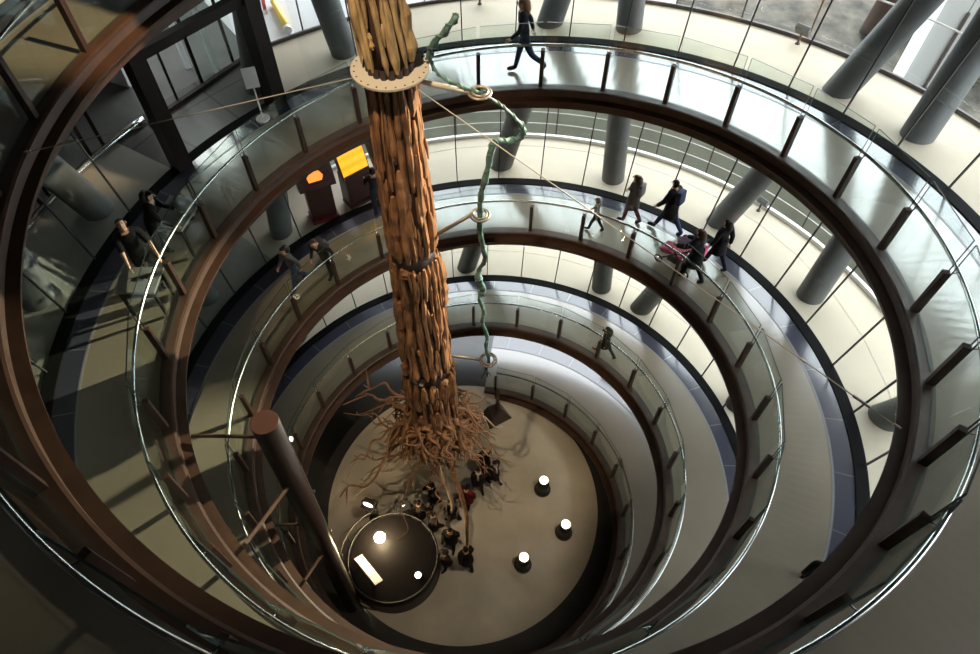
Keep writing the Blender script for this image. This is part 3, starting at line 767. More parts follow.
# ------------------------------------------------------------------ kiosks on the second turn
def kiosk(label, t, dr, face, head):
    r = empty('info_kiosk', hp(t, dr), face); tag(r, label, 'kiosk')
    if head == 'amber':
        bm = bmesh.new(); box(bm, (0.78, 0.55, 0.10), (0, -0.05, 0.05), None, 0.01); obj('foot', bm, M['kioskred'], r)
        bm = bmesh.new(); box(bm, (0.72, 0.40, 1.10), (0, 0, 0.62), None, 0.015); obj('pedestal', bm, M['kiosk'], r)
        Rm = Matrix.Rotation(-0.45, 4, 'X')
        bm = bmesh.new(); box(bm, (1.02, 0.35, 0.85), (0, 0.02, 1.52), Rm, 0.02); obj('head', bm, M['kiosk'], r)
        bm = bmesh.new()
        o = Matrix.Translation((0, 0.02, 1.52)) @ Rm
        pts = [(-.20, -.19, -.20), (-.22, -.19, -.06), (-.08, -.19, .06), (.14, -.19, .06), (.22, -.19, -.08), (.16, -.19, -.20)]
        fr = [bm.verts.new(o @ Vector(p)) for p in pts]; bk = [bm.verts.new(o @ (Vector(p)+Vector((0, .03, 0)))) for p in pts]
        bm.faces.new(fr); bm.faces.new(bk[::-1])
        for i in range(6): bm.faces.new((fr[i], fr[(i+1) % 6], bk[(i+1) % 6], bk[i]))
        obj('screen', bm, M['amber'], r)
        bm = bmesh.new(); box(bm, (0.7, 0.02, 0.05), o @ Vector((0, -.185, -.32)), Rm); obj('light_strip', bm, M['kioskred'], r)
    else:
        bm = bmesh.new(); box(bm, (0.85, 0.5, 0.10), (0, -0.05, 0.05), None, 0.01); obj('foot', bm, M['kiosk'], r)
        bm = bmesh.new(); box(bm, (0.80, 0.42, 1.0), (0, 0, 0.60), None, 0.015); obj('pedestal', bm, M['kiosk'], r)
        Rm = Matrix.Rotation(-0.30, 4, 'X'); o = Matrix.Translation((0, 0.05, 1.45)) @ Rm
        bm = bmesh.new(); box(bm, (0.86, 0.16, 1.06), (0, 0.05, 1.45), Rm, 0.015); obj('head', bm, M['kiosk'], r)
        bm = bmesh.new(); box(bm, (0.80, 0.02, 0.78), o @ Vector((0, -.085, -.12)), Rm); obj('screen', bm, M['yscreen'], r)
        bm = bmesh.new(); box(bm, (0.80, 0.02, 0.22), o @ Vector((0, -.085, 0.40)), Rm); hd = obj('header_panel', bm, cmat('header tan', (0.45, 0.33, 0.10)), r)
        bm = bmesh.new()
        for k, (x, w) in enumerate(((-.17, .05), (-.06, .07), (.05, .07), (.16, .06))):
            cen = o @ Vector((x, -.10, 0.42))
            tube(bm, [o @ Vector((x+w*math.cos(a*PI/8)*.7, -.10, 0.42+w*math.sin(a*PI/8)*.8)) for a in range(16)], 0.010, 5, closed=True)
        obj('header_mark', bm, M['hole'], hd)
kiosk('dark brown kiosk with a glowing amber shape on its tilted head', 2.599, 0.41, 2*PI*2.599-PI-0.15, 'amber')
kiosk('kiosk with a big glowing yellow screen, beside the standing man', 2.5765, 0.41, 2*PI*2.5765-PI+0.25, 'yellow')

# ------------------------------------------------------------------ floodlights on the ledges
def flood(label, t, dr, yaw, hgt=0.38):
    r = empty('floodlight', hp(t, dr), yaw); tag(r, label, 'floodlight', 'floodlights on the outer ledges')
    bm = bmesh.new(); cyl(bm, 0.06, 0.05, 0.03, seg=16); cyl(bm, 0.025, 0.025, hgt*.5, (0, 0, 0.03), seg=10); obj('stem', bm, M['darkcurb'], r)
    Rm = Matrix.Rotation(-0.6, 4, 'X')
    bm = bmesh.new(); box(bm, (0.34, 0.12, 0.24), (0, 0, hgt*.5+0.14), Rm, 0.02); obj('housing', bm, M['col'], r)
    bm = bmesh.new(); box(bm, (0.30, 0.02, 0.20), Matrix.Translation((0, 0, hgt*.5+0.14)) @ Rm @ Vector((0, -.06, 0)), Rm); obj('lens', bm, cmat('floodlight glass', (0.42, 0.50, 0.56), 0.15), r)
flood('small floodlight on the top ledge under the tall railing', 1.3795, 0.640, 2*PI*1.38)
flood('small floodlight on the middle ledge above the stroller', 2.357, 0.640, 2*PI*2.357)
flood('small pale floodlight behind the big leaning column at top right', 1.353, 0.655, 2*PI*1.353+0.8)
flood('small floodlight at the top frame edge above the patina vine', 1.508, 0.625, 2*PI*1.508)

# ------------------------------------------------------------------ garden outside
def on_ground(px, py, z=8.3): return at_z(px, py, z)
def garden_tree(label, px, py, h, lean):
    p = on_ground(px, py); r = empty('garden_tree', (p.x, p.y, p.z-0.3)); tag(r, label, 'tree')
    bm = bmesh.new(); rg = random.Random(int(px))
    pts = smooth_path([(0, 0, 0), (lean*.2, .1, h*.3), (lean*.5, 0, h*.6), (lean, .1, h)], 4)
    tube(bm, pts, [0.42-0.22*i/(len(pts)-1) for i in range(len(pts))], 10); obj('trunk', bm, M['trunk'], r, True)
    for k in range(4):
        bm = bmesh.new(); a = rg.uniform(0, 6.28); z = h*rg.uniform(.45, .8)
        tube(bm, [(lean*.5, 0, z), (lean*.5+math.cos(a)*.8, math.sin(a)*.8, z+.9), (lean*.5+math.cos(a)*1.7, math.sin(a)*1.7, z+1.6)], [.12, .08, .03], 6); obj('branch', bm, M['trunk'], r, True)
    bm = bmesh.new()
    for k in range(420):
        d = Vector((rg.gauss(0, 1), rg.gauss(0, 1), rg.gauss(0, .6))).normalized()*rg.uniform(1.2, 3.0)
        c = Vector((lean, 0, h+1.0))+d; q = Matrix.Rotation(rg.uniform(0, 6), 4, 'Z') @ Matrix.Rotation(rg.uniform(0, 3), 4, 'X')
        vs_ = [bm.verts.new(c+q @ Vector(x)) for x in ((-.22, 0, 0), (0, -.1, .03), (.24, 0, 0), (0, .1, .03))]; bm.faces.new(vs_)
    obj('foliage', bm, M['leaf'], r)
garden_tree('garden tree with a reddish brown trunk on the gravel at top right', 874, 26, 4.5, 0.6)
def shrub(label, px, py, n, rad, hgt):
    p = on_ground(px, py); r = empty('shrub', (p.x, p.y, p.z-.2)); tag(r, label, 'shrub'); rg = random.Random(int(px*3))
    bm = bmesh.new()
    for k in range(n):
        d = Vector((rg.gauss(0, 1), rg.gauss(0, 1), 0)).normalized()*rg.uniform(0, rad); c = d+Vector((0, 0, rg.uniform(.1, hgt)*(1-d.length/rad*.6)))
        q = Matrix.Rotation(rg.uniform(0, 6), 4, 'Z') @ Matrix.Rotation(rg.uniform(0, 3), 4, 'X'); s_ = rg.uniform(.35, .8)
        vs_ = [bm.verts.new(c+q @ (Vector(x)*s_)) for x in ((-.16, 0, 0), (0, -.07, .02), (.18, 0, 0), (0, .07, .02))]; bm.faces.new(vs_)
    obj('foliage', bm, M['leaf'], r)
    bm = bmesh.new()
    for k in range(6): bar(bm, (rg.uniform(-.2, .2), rg.uniform(-.2, .2), 0), (rg.uniform(-.6, .6)*rad, rg.uniform(-.6, .6)*rad, hgt*.7), 0.03, 5)
    obj('stems', bm, M['trunk'], r)
shrub('dark green hedge shrub outside at the right frame edge', 985, 60, 2600, 1.9, 2.6)
shrub('green shrub beside the white building frame at top right', 908, 30, 500, 0.6, 1.2)
# white framed building outside (top right)
gb = empty('garden_pavilion', (14.76, 13.42, 7.6), -0.398); tag(gb, 'white framed pavilion with grey panels outside at top right', 'building')
for x in (-0.95, 0.95):
    bm = bmesh.new(); box(bm, (0.34, 0.34, 4.7), (x, 0, 2.35), None, 0.02); obj('post', bm, M['whiteframe'], gb)
bm = bmesh.new(); box(bm, (2.3, 0.40, 0.40), (0, 0, 4.75), None, 0.02); obj('beam', bm, M['whiteframe'], gb)
for x in (-.40, .40):
    bm = bmesh.new(); box(bm, (0.76, 0.12, 4.5), (x, 0.1, 2.25)); obj('panel', bm, M['greypanel'], gb)
bm = bmesh.new(); box(bm, (0.08, 0.14, 3.0), (0.02, 0.02, 1.5)); obj('mullion', bm, M['darkcurb'], gb)
# yellow tube and red rod outside, top left of the trunk
a = at_z(294, 43, 9.5); b = at_z(281, 15, 9.6)
def rod(name, label, a, b, r, m_):
    o = empty(name, a); bm = bmesh.new(); bar(bm, (0, 0, 0), b-a, r, 12); x = obj('shaft', bm, M[m_], o, True)
    bm = bmesh.new(); d = (b-a).normalized(); bar(bm, -d*.02, d*.1, r*1.15, 12); obj('end_cap', bm, M['whitebar'], o)
    tag(o, label, 'rod')
p0 = hp(1.5865, 0.72, 0.08); rod('yellow_tube', 'yellow tube lying outside the curb left of the trunk', p0, p0+radial(1.5865)*1.5-tangent(1.5865)*0.15, 0.09, 'yellow')
p0 = hp(1.589, 0.93, -0.02); rod('red_rod', 'thin red rod standing outside beyond the yellow tube', p0+Vector((0, 0, 0)), p0+Vector((0, 0.2, 1.3)), 0.05, 'red')

# ------------------------------------------------------------------ people
SKIN = {'light': (0.55, 0.33, 0.23), 'tan': (0.42, 0.24, 0.15)}
def person(label, pos, face, H=1.72, hip=(0.35, -0.30), knee=(0.15, 0.35), sh=(-0.3, 0.35), ab=(0.12, 0.12), el=(0.3, 0.4), lean=0.06, headp=0.0,
           top=(0.05, 0.05, 0.06), legs=(0.05, 0.06, 0.10), shoe=(0.02, 0.02, 0.02), hair=(0.03, 0.02, 0.015), long_hair=False, coat=0.0, short_sleeve=False,
           skirt=False, child=False, group=None, backpack=None, skin='light', bust=None):
    k = H/1.72
    hs = 1.28 if child else 1.0                    # children: bigger head
    V = {}; 
    def rotx(v, a):                                # swing forward (+y)
        return Vector((v.x, v.y*math.cos(a)-v.z*math.sin(a), v.y*math.sin(a)+v.z*math.cos(a)))
    pel = Vector((0, 0, 0.92)); 
    def tor(x, y, z):                              # torso point leaning forward about the pelvis
        v = Vector((x, y, z))-pel; return pel+rotx(v, -lean)
    V['pel'] = pel; V['waist'] = tor(0, 0, 1.08); V['chest'] = tor(0, 0.01, 1.28); V['upch'] = tor(0, 0, 1.41); V['neck'] = tor(0, 0, 1.48)
    def head(x, y, z):
        v = Vector((x, y, z))*hs; return V['neck']+rotx(rotx(v, -lean*.5), headp)
    V['chin'] = head(0, 0.02, 0.06); V['face'] = head(0, 0.025, 0.13); V['crown'] = head(0, 0.0, 0.215)
    E = [('pel', 'waist'), ('waist', 'chest'), ('chest', 'upch'), ('upch', 'neck'), ('neck', 'chin'), ('chin', 'face'), ('face', 'crown')]
    Rr = dict(pel=(.150, .115), waist=(.130, .10), chest=(.155, .115), upch=(.115, .085), neck=(.055, .055), chin=(.062*hs, .07*hs), face=(.078*hs, .095*hs), crown=(.06*hs, .075*hs))
    hands = []
    for i, s in ((0, -1), (1, 1)):
        n = 'LR'[i]
        V['sho'+n] = tor(s*0.185, 0, 1.405)
        d = rotx(Vector((s*math.sin(ab[i]), 0, -math.cos(ab[i]))), sh[i]-lean)
        V['elb'+n] = V['sho'+n]+d*0.285
        d2 = rotx(Vector((s*math.sin(ab[i])*.4, 0, -math.cos(ab[i]))), sh[i]-lean+el[i]); d2.normalize()
        V['wri'+n] = V['elb'+n]+d2*0.25; V['pal'+n] = V['wri'+n]+d2*0.085
        hands.append((V['pal'+n].copy(), d2.copy(), s))
        E += [('upch', 'sho'+n), ('sho'+n, 'elb'+n), ('elb'+n, 'wri'+n), ('wri'+n, 'pal'+n)]
        Rr.update({'sho'+n: (.066, .066), 'elb'+n: (.045, .045), 'wri'+n: (.030, .026), 'pal'+n: (.040, .022)})
        V['hip'+n] = Vector((s*0.09, 0, 0.88))
        d = rotx(Vector((0, 0, -1)), hip[i]); V['kne'+n] = V['hip'+n]+d*0.42
        d2 = rotx(Vector((0, 0, -1)), hip[i]-knee[i]); V['ank'+n] = V['kne'+n]+d2*0.40
        fdir = rotx(Vector((0, 1, -0.12)), (hip[i]-knee[i])*0.55); V['toe'+n] = V['ank'+n]+fdir*0.17+rotx(Vector((0, 0, -0.045)), hip[i]-knee[i])
        E += [('pel', 'hip'+n), ('hip'+n, 'kne'+n), ('kne'+n, 'ank'+n), ('ank'+n, 'toe'+n)]
        Rr.update({'hip'+n: (.095, .095), 'kne'+n: (.062, .062), 'ank'+n: (.045, .045), 'toe'+n: (.042, .03)})
    names = list(V); me = bpy.data.meshes.new('tmp')
    me.from_pydata([V[x]*k for x in names], [(names.index(a), names.index(b)) for a, b in E], [])
    o = bpy.data.objects.new('tmp', me); COL.objects.link(o)
    sm = o.modifiers.new('s', 'SKIN'); sm.use_smooth_shade = True
    for i, x in enumerate(names):
        sv = me.skin_vertices[0].data[i]; sv.radius = (Rr[x][0]*k, Rr[x][1]*k); sv.use_root = (x == 'pel')
    sb = o.modifiers.new('u', 'SUBSURF'); sb.levels = 1; sb.render_levels = 1
    dg = bpy.context.evaluated_depsgraph_get(); ev = o.evaluated_get(dg)
    full = bpy.data.meshes.new_from_object(ev); bpy.data.objects.remove(o); bpy.data.meshes.remove(me)
    bm = bmesh.new(); bm.from_mesh(full); bpy.data.meshes.remove(full)
    zmin = min(v.co.z for v in bm.verts); bmesh.ops.translate(bm, vec=(0, 0, -zmin), verts=bm.verts)
    sh_ = Vector((0, 0, -zmin))
    segs = [(V[a]*k+sh_, V[b]*k+sh_, b) for a, b in E]
    def near(p):
        best = (9, '')
        for a, b, n in segs:
            ab_ = b-a; u = max(0, min(1, (p-a).dot(ab_)/max(ab_.length_squared, 1e-9))); d = (p-(a+ab_*u)).length
            if d < best[0]: best = (d, n, u)
        return best[1], best[2]
    bm.normal_update(); bm.faces.ensure_lookup_table()
    cls = {}
    for f in bm.faces:
        n, u = near(f.calc_center_median())
        b3 = n[:3]
        if n in ('waist', 'chest', 'upch') or b3 == 'sho': c_ = 'top'
        elif b3 == 'elb': c_ = 'top'
        elif b3 == 'wri': c_ = 'skin' if short_sleeve else 'top'
        elif b3 == 'pal': c_ = 'skin'
        elif b3 == 'hip' or b3 == 'kne': c_ = 'legs'
        elif b3 == 'ank': c_ = 'legs'
        elif b3 == 'toe': c_ = 'shoe'
        elif n == 'neck': c_ = 'skin' if u > 0.5 else 'top'
        else: c_ = 'head'
        cls[f.index] = c_
    root = empty('person', pos, face); tag(root, label, 'person', group)
    skin_m = cmat('skin '+skin, SKIN[skin], 0.55)
    def shell(name, sel, off, m_, extra=None):
        vi = {}; b2 = bmesh.new()
        for f in bm.faces:
            if sel(f):
                vv = []
                for v in f.verts:
                    if v.index not in vi: vi[v.index] = b2.verts.new(v.co+v.normal*off*k if extra is None else extra(v.co+v.normal*off*k, v))
                    vv.append(vi[v.index])
                b2.faces.new(vv)
        if not b2.faces: b2.free(); return None
        bmesh.ops.solidify(b2, geom=list(b2.faces), thickness=0.006*k)
        return obj(name, b2, m_, root, True)
    bm.verts.index_update()
    tn = cmat('cloth %.2f %.2f %.2f' % top, top); ln = cmat('cloth %.2f %.2f %.2f' % legs, legs); sn = cmat('shoe %.2f %.2f %.2f' % shoe, shoe, 0.5); hn = cmat('hair %.2f %.2f %.2f' % hair, hair, 0.6)
    shell('top', lambda f: cls[f.index] == 'top', 0.014+coat, tn)
    shell('trousers', lambda f: cls[f.index] == 'legs', 0.011, ln)
    for s, nm in ((-1, 'L'), (1, 'R')):
        shell('shoe', lambda f: cls[f.index] == 'shoe' and f.calc_center_median().x*s > 0, 0.012, sn)
    hc = (V['face']*0.55+V['crown']*0.45)*k+sh_; fwd = (V['face']-V['crown']); fw2 = rotx(rotx(Vector((0, 1, 0)), -lean*.5), headp); up2 = rotx(rotx(Vector((0, 0, 1)), -lean*.5), headp)
    hr = 0.105*k*hs; fk = V['face']*k+sh_
    shell('hair', lambda f: cls[f.index] == 'head' and ((f.calc_center_median()-fk).dot(up2) > 0.040*k*hs or ((f.calc_center_median()-fk).dot(fw2) < 0.005 and (f.calc_center_median()-fk).dot(up2) > -0.075*k*hs)), 0.020, hn)
    if long_hair:
        b2 = bmesh.new(); c0 = hc-fw2*hr*.55
        tube(b2, [c0+up2*hr*.5, c0-up2*hr*.2-fw2*hr*.25, c0-up2*hr*1.3-fw2*hr*.35, c0-up2*hr*2.4-fw2*hr*.25, c0-up2*hr*3.0-fw2*hr*.2], [hr*.6, hr*.95, hr*.95, hr*.7, hr*.25], 10, flat=0.8)
        obj('long_hair', b2, hn, root, True)
    if coat or skirt:
        b2 = bmesh.new(); rings = []
        for z, rx, ry in ((1.10, .155+coat, .125+coat), (0.95, .185+coat, .15+coat), (0.78, .20+coat, .165+coat), (0.62, .215+coat, .18+coat)):
            rings.append([b2.verts.new(Vector((rx*math.cos(2*PI*i/16), ry*math.sin(2*PI*i/16)+(1.0-z)*0.0, z))*k+sh_) for i in range(16)])
        for a_, b_ in zip(rings[:-1], rings[1:]):
            for i in range(16): b2.faces.new((a_[i], a_[(i+1) % 16], b_[(i+1) % 16], b_[i]))
        bmesh.ops.solidify(b2, geom=list(b2.faces), thickness=0.01)
        obj('coat_skirt', b2, tn, root, True)
    if backpack:
        b2 = bmesh.new(); box(b2, (0.28*k, 0.15*k, 0.38*k), (V['chest']+Vector((0, -0.19, 0.02)))*k+sh_, Matrix.Rotation(-lean, 4, 'X'), 0.04*k)
        obj('backpack', b2, cmat('bag %.2f %.2f %.2f' % backpack, backpack), root, True)
    # face details, ears and fingers belong to the one body mesh
    fc = V['face']*k+sh_; rt = Vector((1, 0, 0))
    tube(bm, [fc+fw2*0.085*k*hs+up2*.02*k, fc+fw2*0.108*k*hs-up2*.02*k, fc+fw2*0.088*k*hs-up2*.03*k], [.010*k, .016*k, .008*k], 6)
    for s in (-1, 1):
        e0 = fc+rt*s*0.078*k*hs; tube(bm, [e0-up2*.03*k, e0+rt*s*.012*k, e0+up2*.03*k], [.006*k, .016*k, .008*k], 6)
    for p, d, s in hands:
        p = p*k+sh_; side = Vector((s, 0, 0))-d*d.x*s; 
        if side.length < .1: side = Vector((0, 1, 0))
        side.normalize(); nrm = d.cross(side).normalized(); perp = nrm.cross(d).normalized(); fl = Vector((0, 1, 0))-d*d.y
        fl = fl.normalized() if fl.length > .1 else perp
        for q, L in ((-.030, .062), (-.010, .072), (.010, .068), (.029, .052)):
            b0 = p+fl*q*k+d*.012*k; m1 = b0+d*L*.55*k-side*.008*k; m2 = b0+d*L*k-side*.026*k
            tube(bm, [b0, m1, m2], [.0095*k, .0085*k, .0065*k], 6)
        b0 = p+fl*.03*k-d*.035*k; tube(bm, [b0, b0+fl*.028*k+d*.02*k, b0+fl*.034*k+d*.05*k], [.011*k, .010*k, .007*k], 6)
    body = obj('body', bm, skin_m, root, True)
    for s in (-1, 1):
        b2 = bmesh.new(); bmesh.ops.create_uvsphere(b2, u_segments=8, v_segments=6, radius=.013*k*hs, matrix=Matrix.Translation(fc+rt*s*.033*k*hs+fw2*.083*k*hs+up2*.022*k)); obj('eye', b2, M['eye'], root, True)
    return root
def down(t): return 2*PI*t-PI/2          # yaw that makes +Y face downhill (counter-clockwise seen from above)
def facing(v): return math.atan2(v.y, v.x)-PI/2
DN = lambda t, o=0.0: facing(tangent(t))+o
UP = lambda t, o=0.0: facing(-tangent(t))+o
BLK = (0.018, 0.017, 0.02); JEAN = (0.045, 0.07, 0.14)
# second turn, right
person('walking man in black jacket with blue bag, ahead of the pink stroller', hp(2.381, 0.245), DN(2.38), 1.74, hip=(0.42, -0.40), knee=(0.10, 0.30), sh=(0.4, -0.3), top=BLK, legs=(0.05, 0.09, 0.20), lean=0.10, coat=0.012, backpack=(0.03, 0.045, 0.11), hair=(0.015, 0.012, 0.01))
person('woman in grey-beige coat with pink leggings walking beside the ledge glass', hp(2.403, 0.205), DN(2.40), 1.58, hip=(0.25, -0.22), top=(0.23, 0.19, 0.165), legs=(0.30, 0.07, 0.13), hair=(0.14, 0.08, 0.045), long_hair=True, coat=0.02, backpack=(0.22, 0.20, 0.20))
person('small child in pale grey top near the balustrade of the second turn', hp(2.419, 0.085), DN(2.42), 1.10, top=(0.42, 0.42, 0.41), legs=(0.10, 0.12, 0.15), hair=(0.20, 0.13, 0.08), child=True)
person('woman in black pushing the pink stroller', hp(2.343, 0.080), DN(2.343, 0.15), 1.66, hip=(0.30, -0.28), sh=(0.75, 0.75), el=(0.5, 0.5), ab=(0.10, 0.10), top=BLK, legs=(0.02, 0.02, 0.025), shoe=(0.10, 0.05, 0.03), hair=(0.09, 0.045, 0.02), long_hair=True, lean=0.16, coat=0.02)
person('dark-haired woman in black walking behind the stroller along the ledge', hp(2.343, 0.215), DN(2.343), 1.58, top=BLK, legs=(0.03, 0.03, 0.05), sh=(0.1, -0.4), hair=(0.015, 0.012, 0.012), long_hair=True, coat=0.01)
# third turn
person('lone child in dark clothes and red shoes striding along the third turn', hp(3.371, 0.045), DN(3.37), 1.32, hip=(0.45, -0.45), knee=(0.10, 0.45), sh=(-0.5, 0.5), el=(0.6, 0.8), top=(0.03, 0.03, 0.025), legs=(0.05, 0.045, 0.06), shoe=(0.40, 0.06, 0.04), hair=(0.02, 0.014, 0.01), child=True, skirt=True, long_hair=True)
# top turn
person('blond-haired walker in black top and blue jeans at the top of the ring', hp(1.486, 0.10), DN(1.486, 0.1), 1.72, hip=(-0.40, 0.25), knee=(0.55, 0.05), sh=(0.35, -0.55), el=(0.6, 0.4), top=(0.02, 0.025, 0.04), legs=JEAN, shoe=(0.10, 0.06, 0.04), hair=(0.22, 0.12, 0.055), long_hair=True, lean=0.12)
# left side
person('man in black T-shirt looking up beside the facade glass at left', hp(1.7285, 0.098), facing(Vector((0.6, -0.85, 0))), 1.72, hip=(0.10, -0.10), sh=(0.75, 0.5), el=(0.3, 0.7), ab=(0.25, 0.1), headp=0.55, top=(0.012, 0.012, 0.013), legs=(0.015, 0.015, 0.018), hair=(0.015, 0.012, 0.01), short_sleeve=True)
person('woman with long black hair in black leaning over the grey table', hp(1.7115, 0.118), facing(hp(1.70, 0.0)-hp(1.7115, 0.118)), 1.64, hip=(0.05, -0.05), sh=(0.8, 0.75), el=(0.4, 0.4), lean=0.35, top=(0.014, 0.014, 0.016), legs=(0.015, 0.015, 0.018), hair=(0.010, 0.009, 0.009), long_hair=True)
person('man in grey-blue jumper standing by the yellow kiosk', hp(2.5705, 0.235), facing(Vector((-0.3, 1, 0))), 1.74, hip=(0.05, -0.05), top=(0.07, 0.075, 0.10), legs=(0.03, 0.035, 0.06), hair=(0.012, 0.01, 0.01), sh=(0.5, 0.3), el=(0.8, 0.6))
person('woman in grey top and jeans walking on the left of the second turn', hp(2.643, 0.135), DN(2.643), 1.60, top=(0.20, 0.20, 0.21), legs=(0.06, 0.10, 0.17), hair=(0.03, 0.02, 0.015), long_hair=True, lean=0.15)
person('person in black jacket bending by the balustrade near the brown kiosk', hp(2.623, 0.070), DN(2.623, 0.4), 1.66, hip=(0.1, -0.15), top=(0.03, 0.03, 0.03), legs=(0.06, 0.055, 0.05), lean=0.40, hair=(0.05, 0.03, 0.02), backpack=(0.03, 0.03, 0.03))
# crowd under the tree
CROWD = [((484.4, 452), 0.5, 1.70, BLK, (0.02, 0.02, 0.03), 'dark-clothed visitor topmost in the hall floor crowd, under the root tips'),
         ((494, 463), -2.2, 1.68, (0.03, 0.02, 0.025), BLK, 'visitor with a white scarf at the right end of the hall floor crowd'),
         ((467, 488), 2.6, 1.66, (0.30, 0.02, 0.03), BLK, 'visitor in a red top in the hall floor crowd'),
         ((432, 486), 1.8, 1.78, BLK, BLK, 'tall black-clothed visitor at the left of the crowd under the roots'),
         ((432, 515), -1.2, 1.64, (0.04, 0.025, 0.02), BLK, 'visitor in dark brown near the drum, in the middle of the crowd'),
         ((450, 530), 3.0, 1.66, (0.025, 0.025, 0.03), BLK, 'dark-clothed visitor below the pale root tip'),
         ((466, 551), 0.4, 1.70, BLK, (0.03, 0.03, 0.035), 'lone black-clothed walker at the bottom end of the crowd'),
         ((418, 504), -0.6, 1.60, (0.035, 0.025, 0.02), BLK, 'visitor leaning at the rim of the black drum'),
         ((452, 503), 1.2, 1.62, (0.05, 0.04, 0.05), BLK, 'grey-clad visitor between the two hanging root tips'),
         ((445, 553), 2.2, 1.50, (0.07, 0.04, 0.025), BLK, 'short visitor in brown beside the drum at the lower crowd'),
         ((478, 470), -2.8, 1.66, (0.025, 0.015, 0.02), BLK, 'dark visitor between the red top and the white scarf')]
for (px, py), fz, H, tp, lg, lab in CROWD:
    c = at_z(px, py, H*0.92); c.z = 0
    person(lab, c, fz, H, hip=(0.2, -0.2), knee=(0.1, 0.2), top=tp, legs=lg, hair=(0.02, 0.014, 0.01), long_hair=(px % 2 > 0.9), coat=0.015, group='crowd on the hall floor', headp=0.1)
    if 'scarf' in lab:
        bm = bmesh.new(); r = [o for o in COL.objects if o.get('label') == lab][0]
        tube(bm, [(0.09*math.cos(a*PI/8), 0.02+0.085*math.sin(a*PI/8), 1.43) for a in range(16)], 0.035, 6, closed=True); bar(bm, (0.05, 0.13, 1.42), (0.06, 0.17, 1.12), 0.035, 6)
        obj('scarf', bm, cmat('scarf white', (0.7, 0.68, 0.66)), r, True)
# a visitor lowest right on the second turn, mostly hidden behind the beam
person('dark-clothed visitor half hidden behind the beam at lower right', hp(2.146, 0.205), DN(2.14), 1.30, top=BLK, legs=BLK)

# ------------------------------------------------------------------ stroller
sp = hp(2.357, 0.115); st = empty('stroller', sp, DN(2.357, 0.15)); tag(st, 'pink stroller with lilac canopy on the second turn', 'stroller')
def spart(name, m_, fn, par=st, sm=False):
    bm = bmesh.new(); fn(bm); return obj(name, bm, m_, par, sm)
for sx in (-.24, .24):
    spart('frame', M['darksteel'], lambda bm: (bar(bm, (sx, .42, .10), (sx, -.45, 1.02), .016), bar(bm, (sx, -.35, .10), (sx, .12, .62), .016)))
    for y in (.42, -.36):
        w = spart('wheel', M['rubber'], lambda bm: tube(bm, [(sx*1.12, y+.10*math.cos(2*PI*i/20), .11+.10*math.sin(2*PI*i/20)) for i in range(20)], .02, 6, closed=True), sm=True)
        spart('hub', M['steel'], lambda bm: bar(bm, (sx*1.12-.02, y, .11), (sx*1.12+.02, y, .11), .045, 10), w)
spart('handlebar', M['rubber'], lambda bm: bar(bm, (-.25, -.45, 1.02), (.25, -.45, 1.02), .02))
spart('seat', M['pink'], lambda bm: (box(bm, (.40, .36, .06), (0, .05, .42), None, .02), box(bm, (.40, .06, .50), (0, -.18, .62), Matrix.Rotation(.35, 4, 'X'), .02)))
def canopy(bm):
    rows = []
    for i in range(7):
        a = PI*(0.05+0.50*i/6); rows.append([bm.verts.new((.22*math.cos(PI*j/8)*1.0, -.15+.34*math.cos(a)*max(.3, math.sin(PI*j/8)), .72+.30*math.sin(a)*max(.35, math.sin(PI*j/8)))) for j in range(9)])
    for A, B in zip(rows[:-1], rows[1:]):
        for j in range(8): bm.faces.new((A[j], A[j+1], B[j+1], B[j]))
    bmesh.ops.solidify(bm, geom=list(bm.faces), thickness=.01)
spart('canopy', M['lilac'], canopy, sm=True)
spart('foot_muff', M['pink'], lambda bm: box(bm, (.36, .34, .14), (0, .32, .36), Matrix.Rotation(-.3, 4, 'X'), .05))
spart('basket', M['rubber'], lambda bm: box(bm, (.40, .50, .16), (0, -.02, .22), None, .03))
spart('shopping_net', M['pink'], lambda bm: box(bm, (.30, .14, .28), (0, -.50, .80), None, .05))

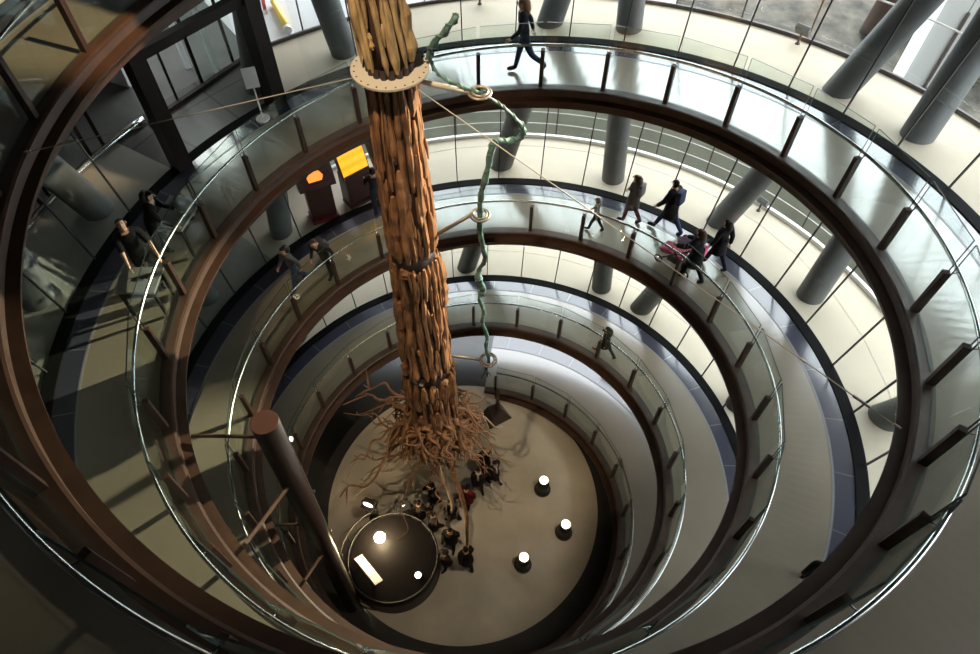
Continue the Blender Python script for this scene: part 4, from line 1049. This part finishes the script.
# ------------------------------------------------------------------ light
w = bpy.data.worlds.new('sky'); SC.world = w; w.use_nodes = True
bg = w.node_tree.nodes['Background']; bg.inputs[0].default_value = (0.89, 0.95, 1.0, 1); bg.inputs[1].default_value = 7.0
def spot(name, loc, to, power, col, size, blend=0.3, rad=0.1):
    l = bpy.data.lights.new(name, 'SPOT'); l.energy = power; l.color = col; l.spot_size = size; l.spot_blend = blend; l.shadow_soft_size = rad
    o = bpy.data.objects.new(name, l); COL.objects.link(o); o.location = loc
    o.rotation_euler = (Vector(to)-Vector(loc)).to_track_quat('-Z', 'Y').to_euler(); return o
spot('ceiling_spot', (-2.2, -2.6, 24.8), (-1.5, 1.4, 14), 5200, (1.0, 0.80, 0.54), 0.62, 0.6, 0.08)
spot('ceiling_spot', (6.3, -3.4, 25.0), (-1.0, 1.0, 2.0), 4500, (1.0, 0.82, 0.60), 0.42, 0.5, 0.08)
spot('daylight_spot', (5.6, 5.6, 16.7), (-6.0, -4.6, 9.6), 17000, (1.0, 0.93, 0.66), 0.80, 0.4, 0.06)  # added spot standing in for light through the north-east windows
spot('ceiling_spot', (3.0, -1.5, 25.0), (-6.4, 3.2, 16.6), 13000, (1.0, 0.76, 0.48), 0.36, 0.6, 0.1)
l = bpy.data.lights.new('halogen_light', 'POINT'); l.energy = 75; l.color = (1, 0.62, 0.28); l.shadow_soft_size = 0.12
o = bpy.data.objects.new('halogen_light', l); COL.objects.link(o); o.location = at_z(380, 538, 1.30)+Vector((0, 0, 0.25))

# ------------------------------------------------------------------ camera
cam = bpy.data.cameras.new('camera'); cam.sensor_width = 36; cam.lens = FPX/980*36; cam.clip_end = 300; cam.clip_start = 0.05
co = bpy.data.objects.new('camera', cam); COL.objects.link(co); co.location = CAM
co.matrix_world = Matrix.Translation(CAM) @ Matrix((_rt, _up, -_fw)).transposed().to_4x4()
SC.camera = co
SC.cycles.transparent_max_bounces = 40
SC.cycles.max_bounces = 10; SC.cycles.diffuse_bounces = 5; SC.cycles.use_denoising = True
SC.view_settings.view_transform = 'Standard'; SC.view_settings.look = 'None'; SC.view_settings.gamma = 1; SC.view_settings.exposure = 0.0
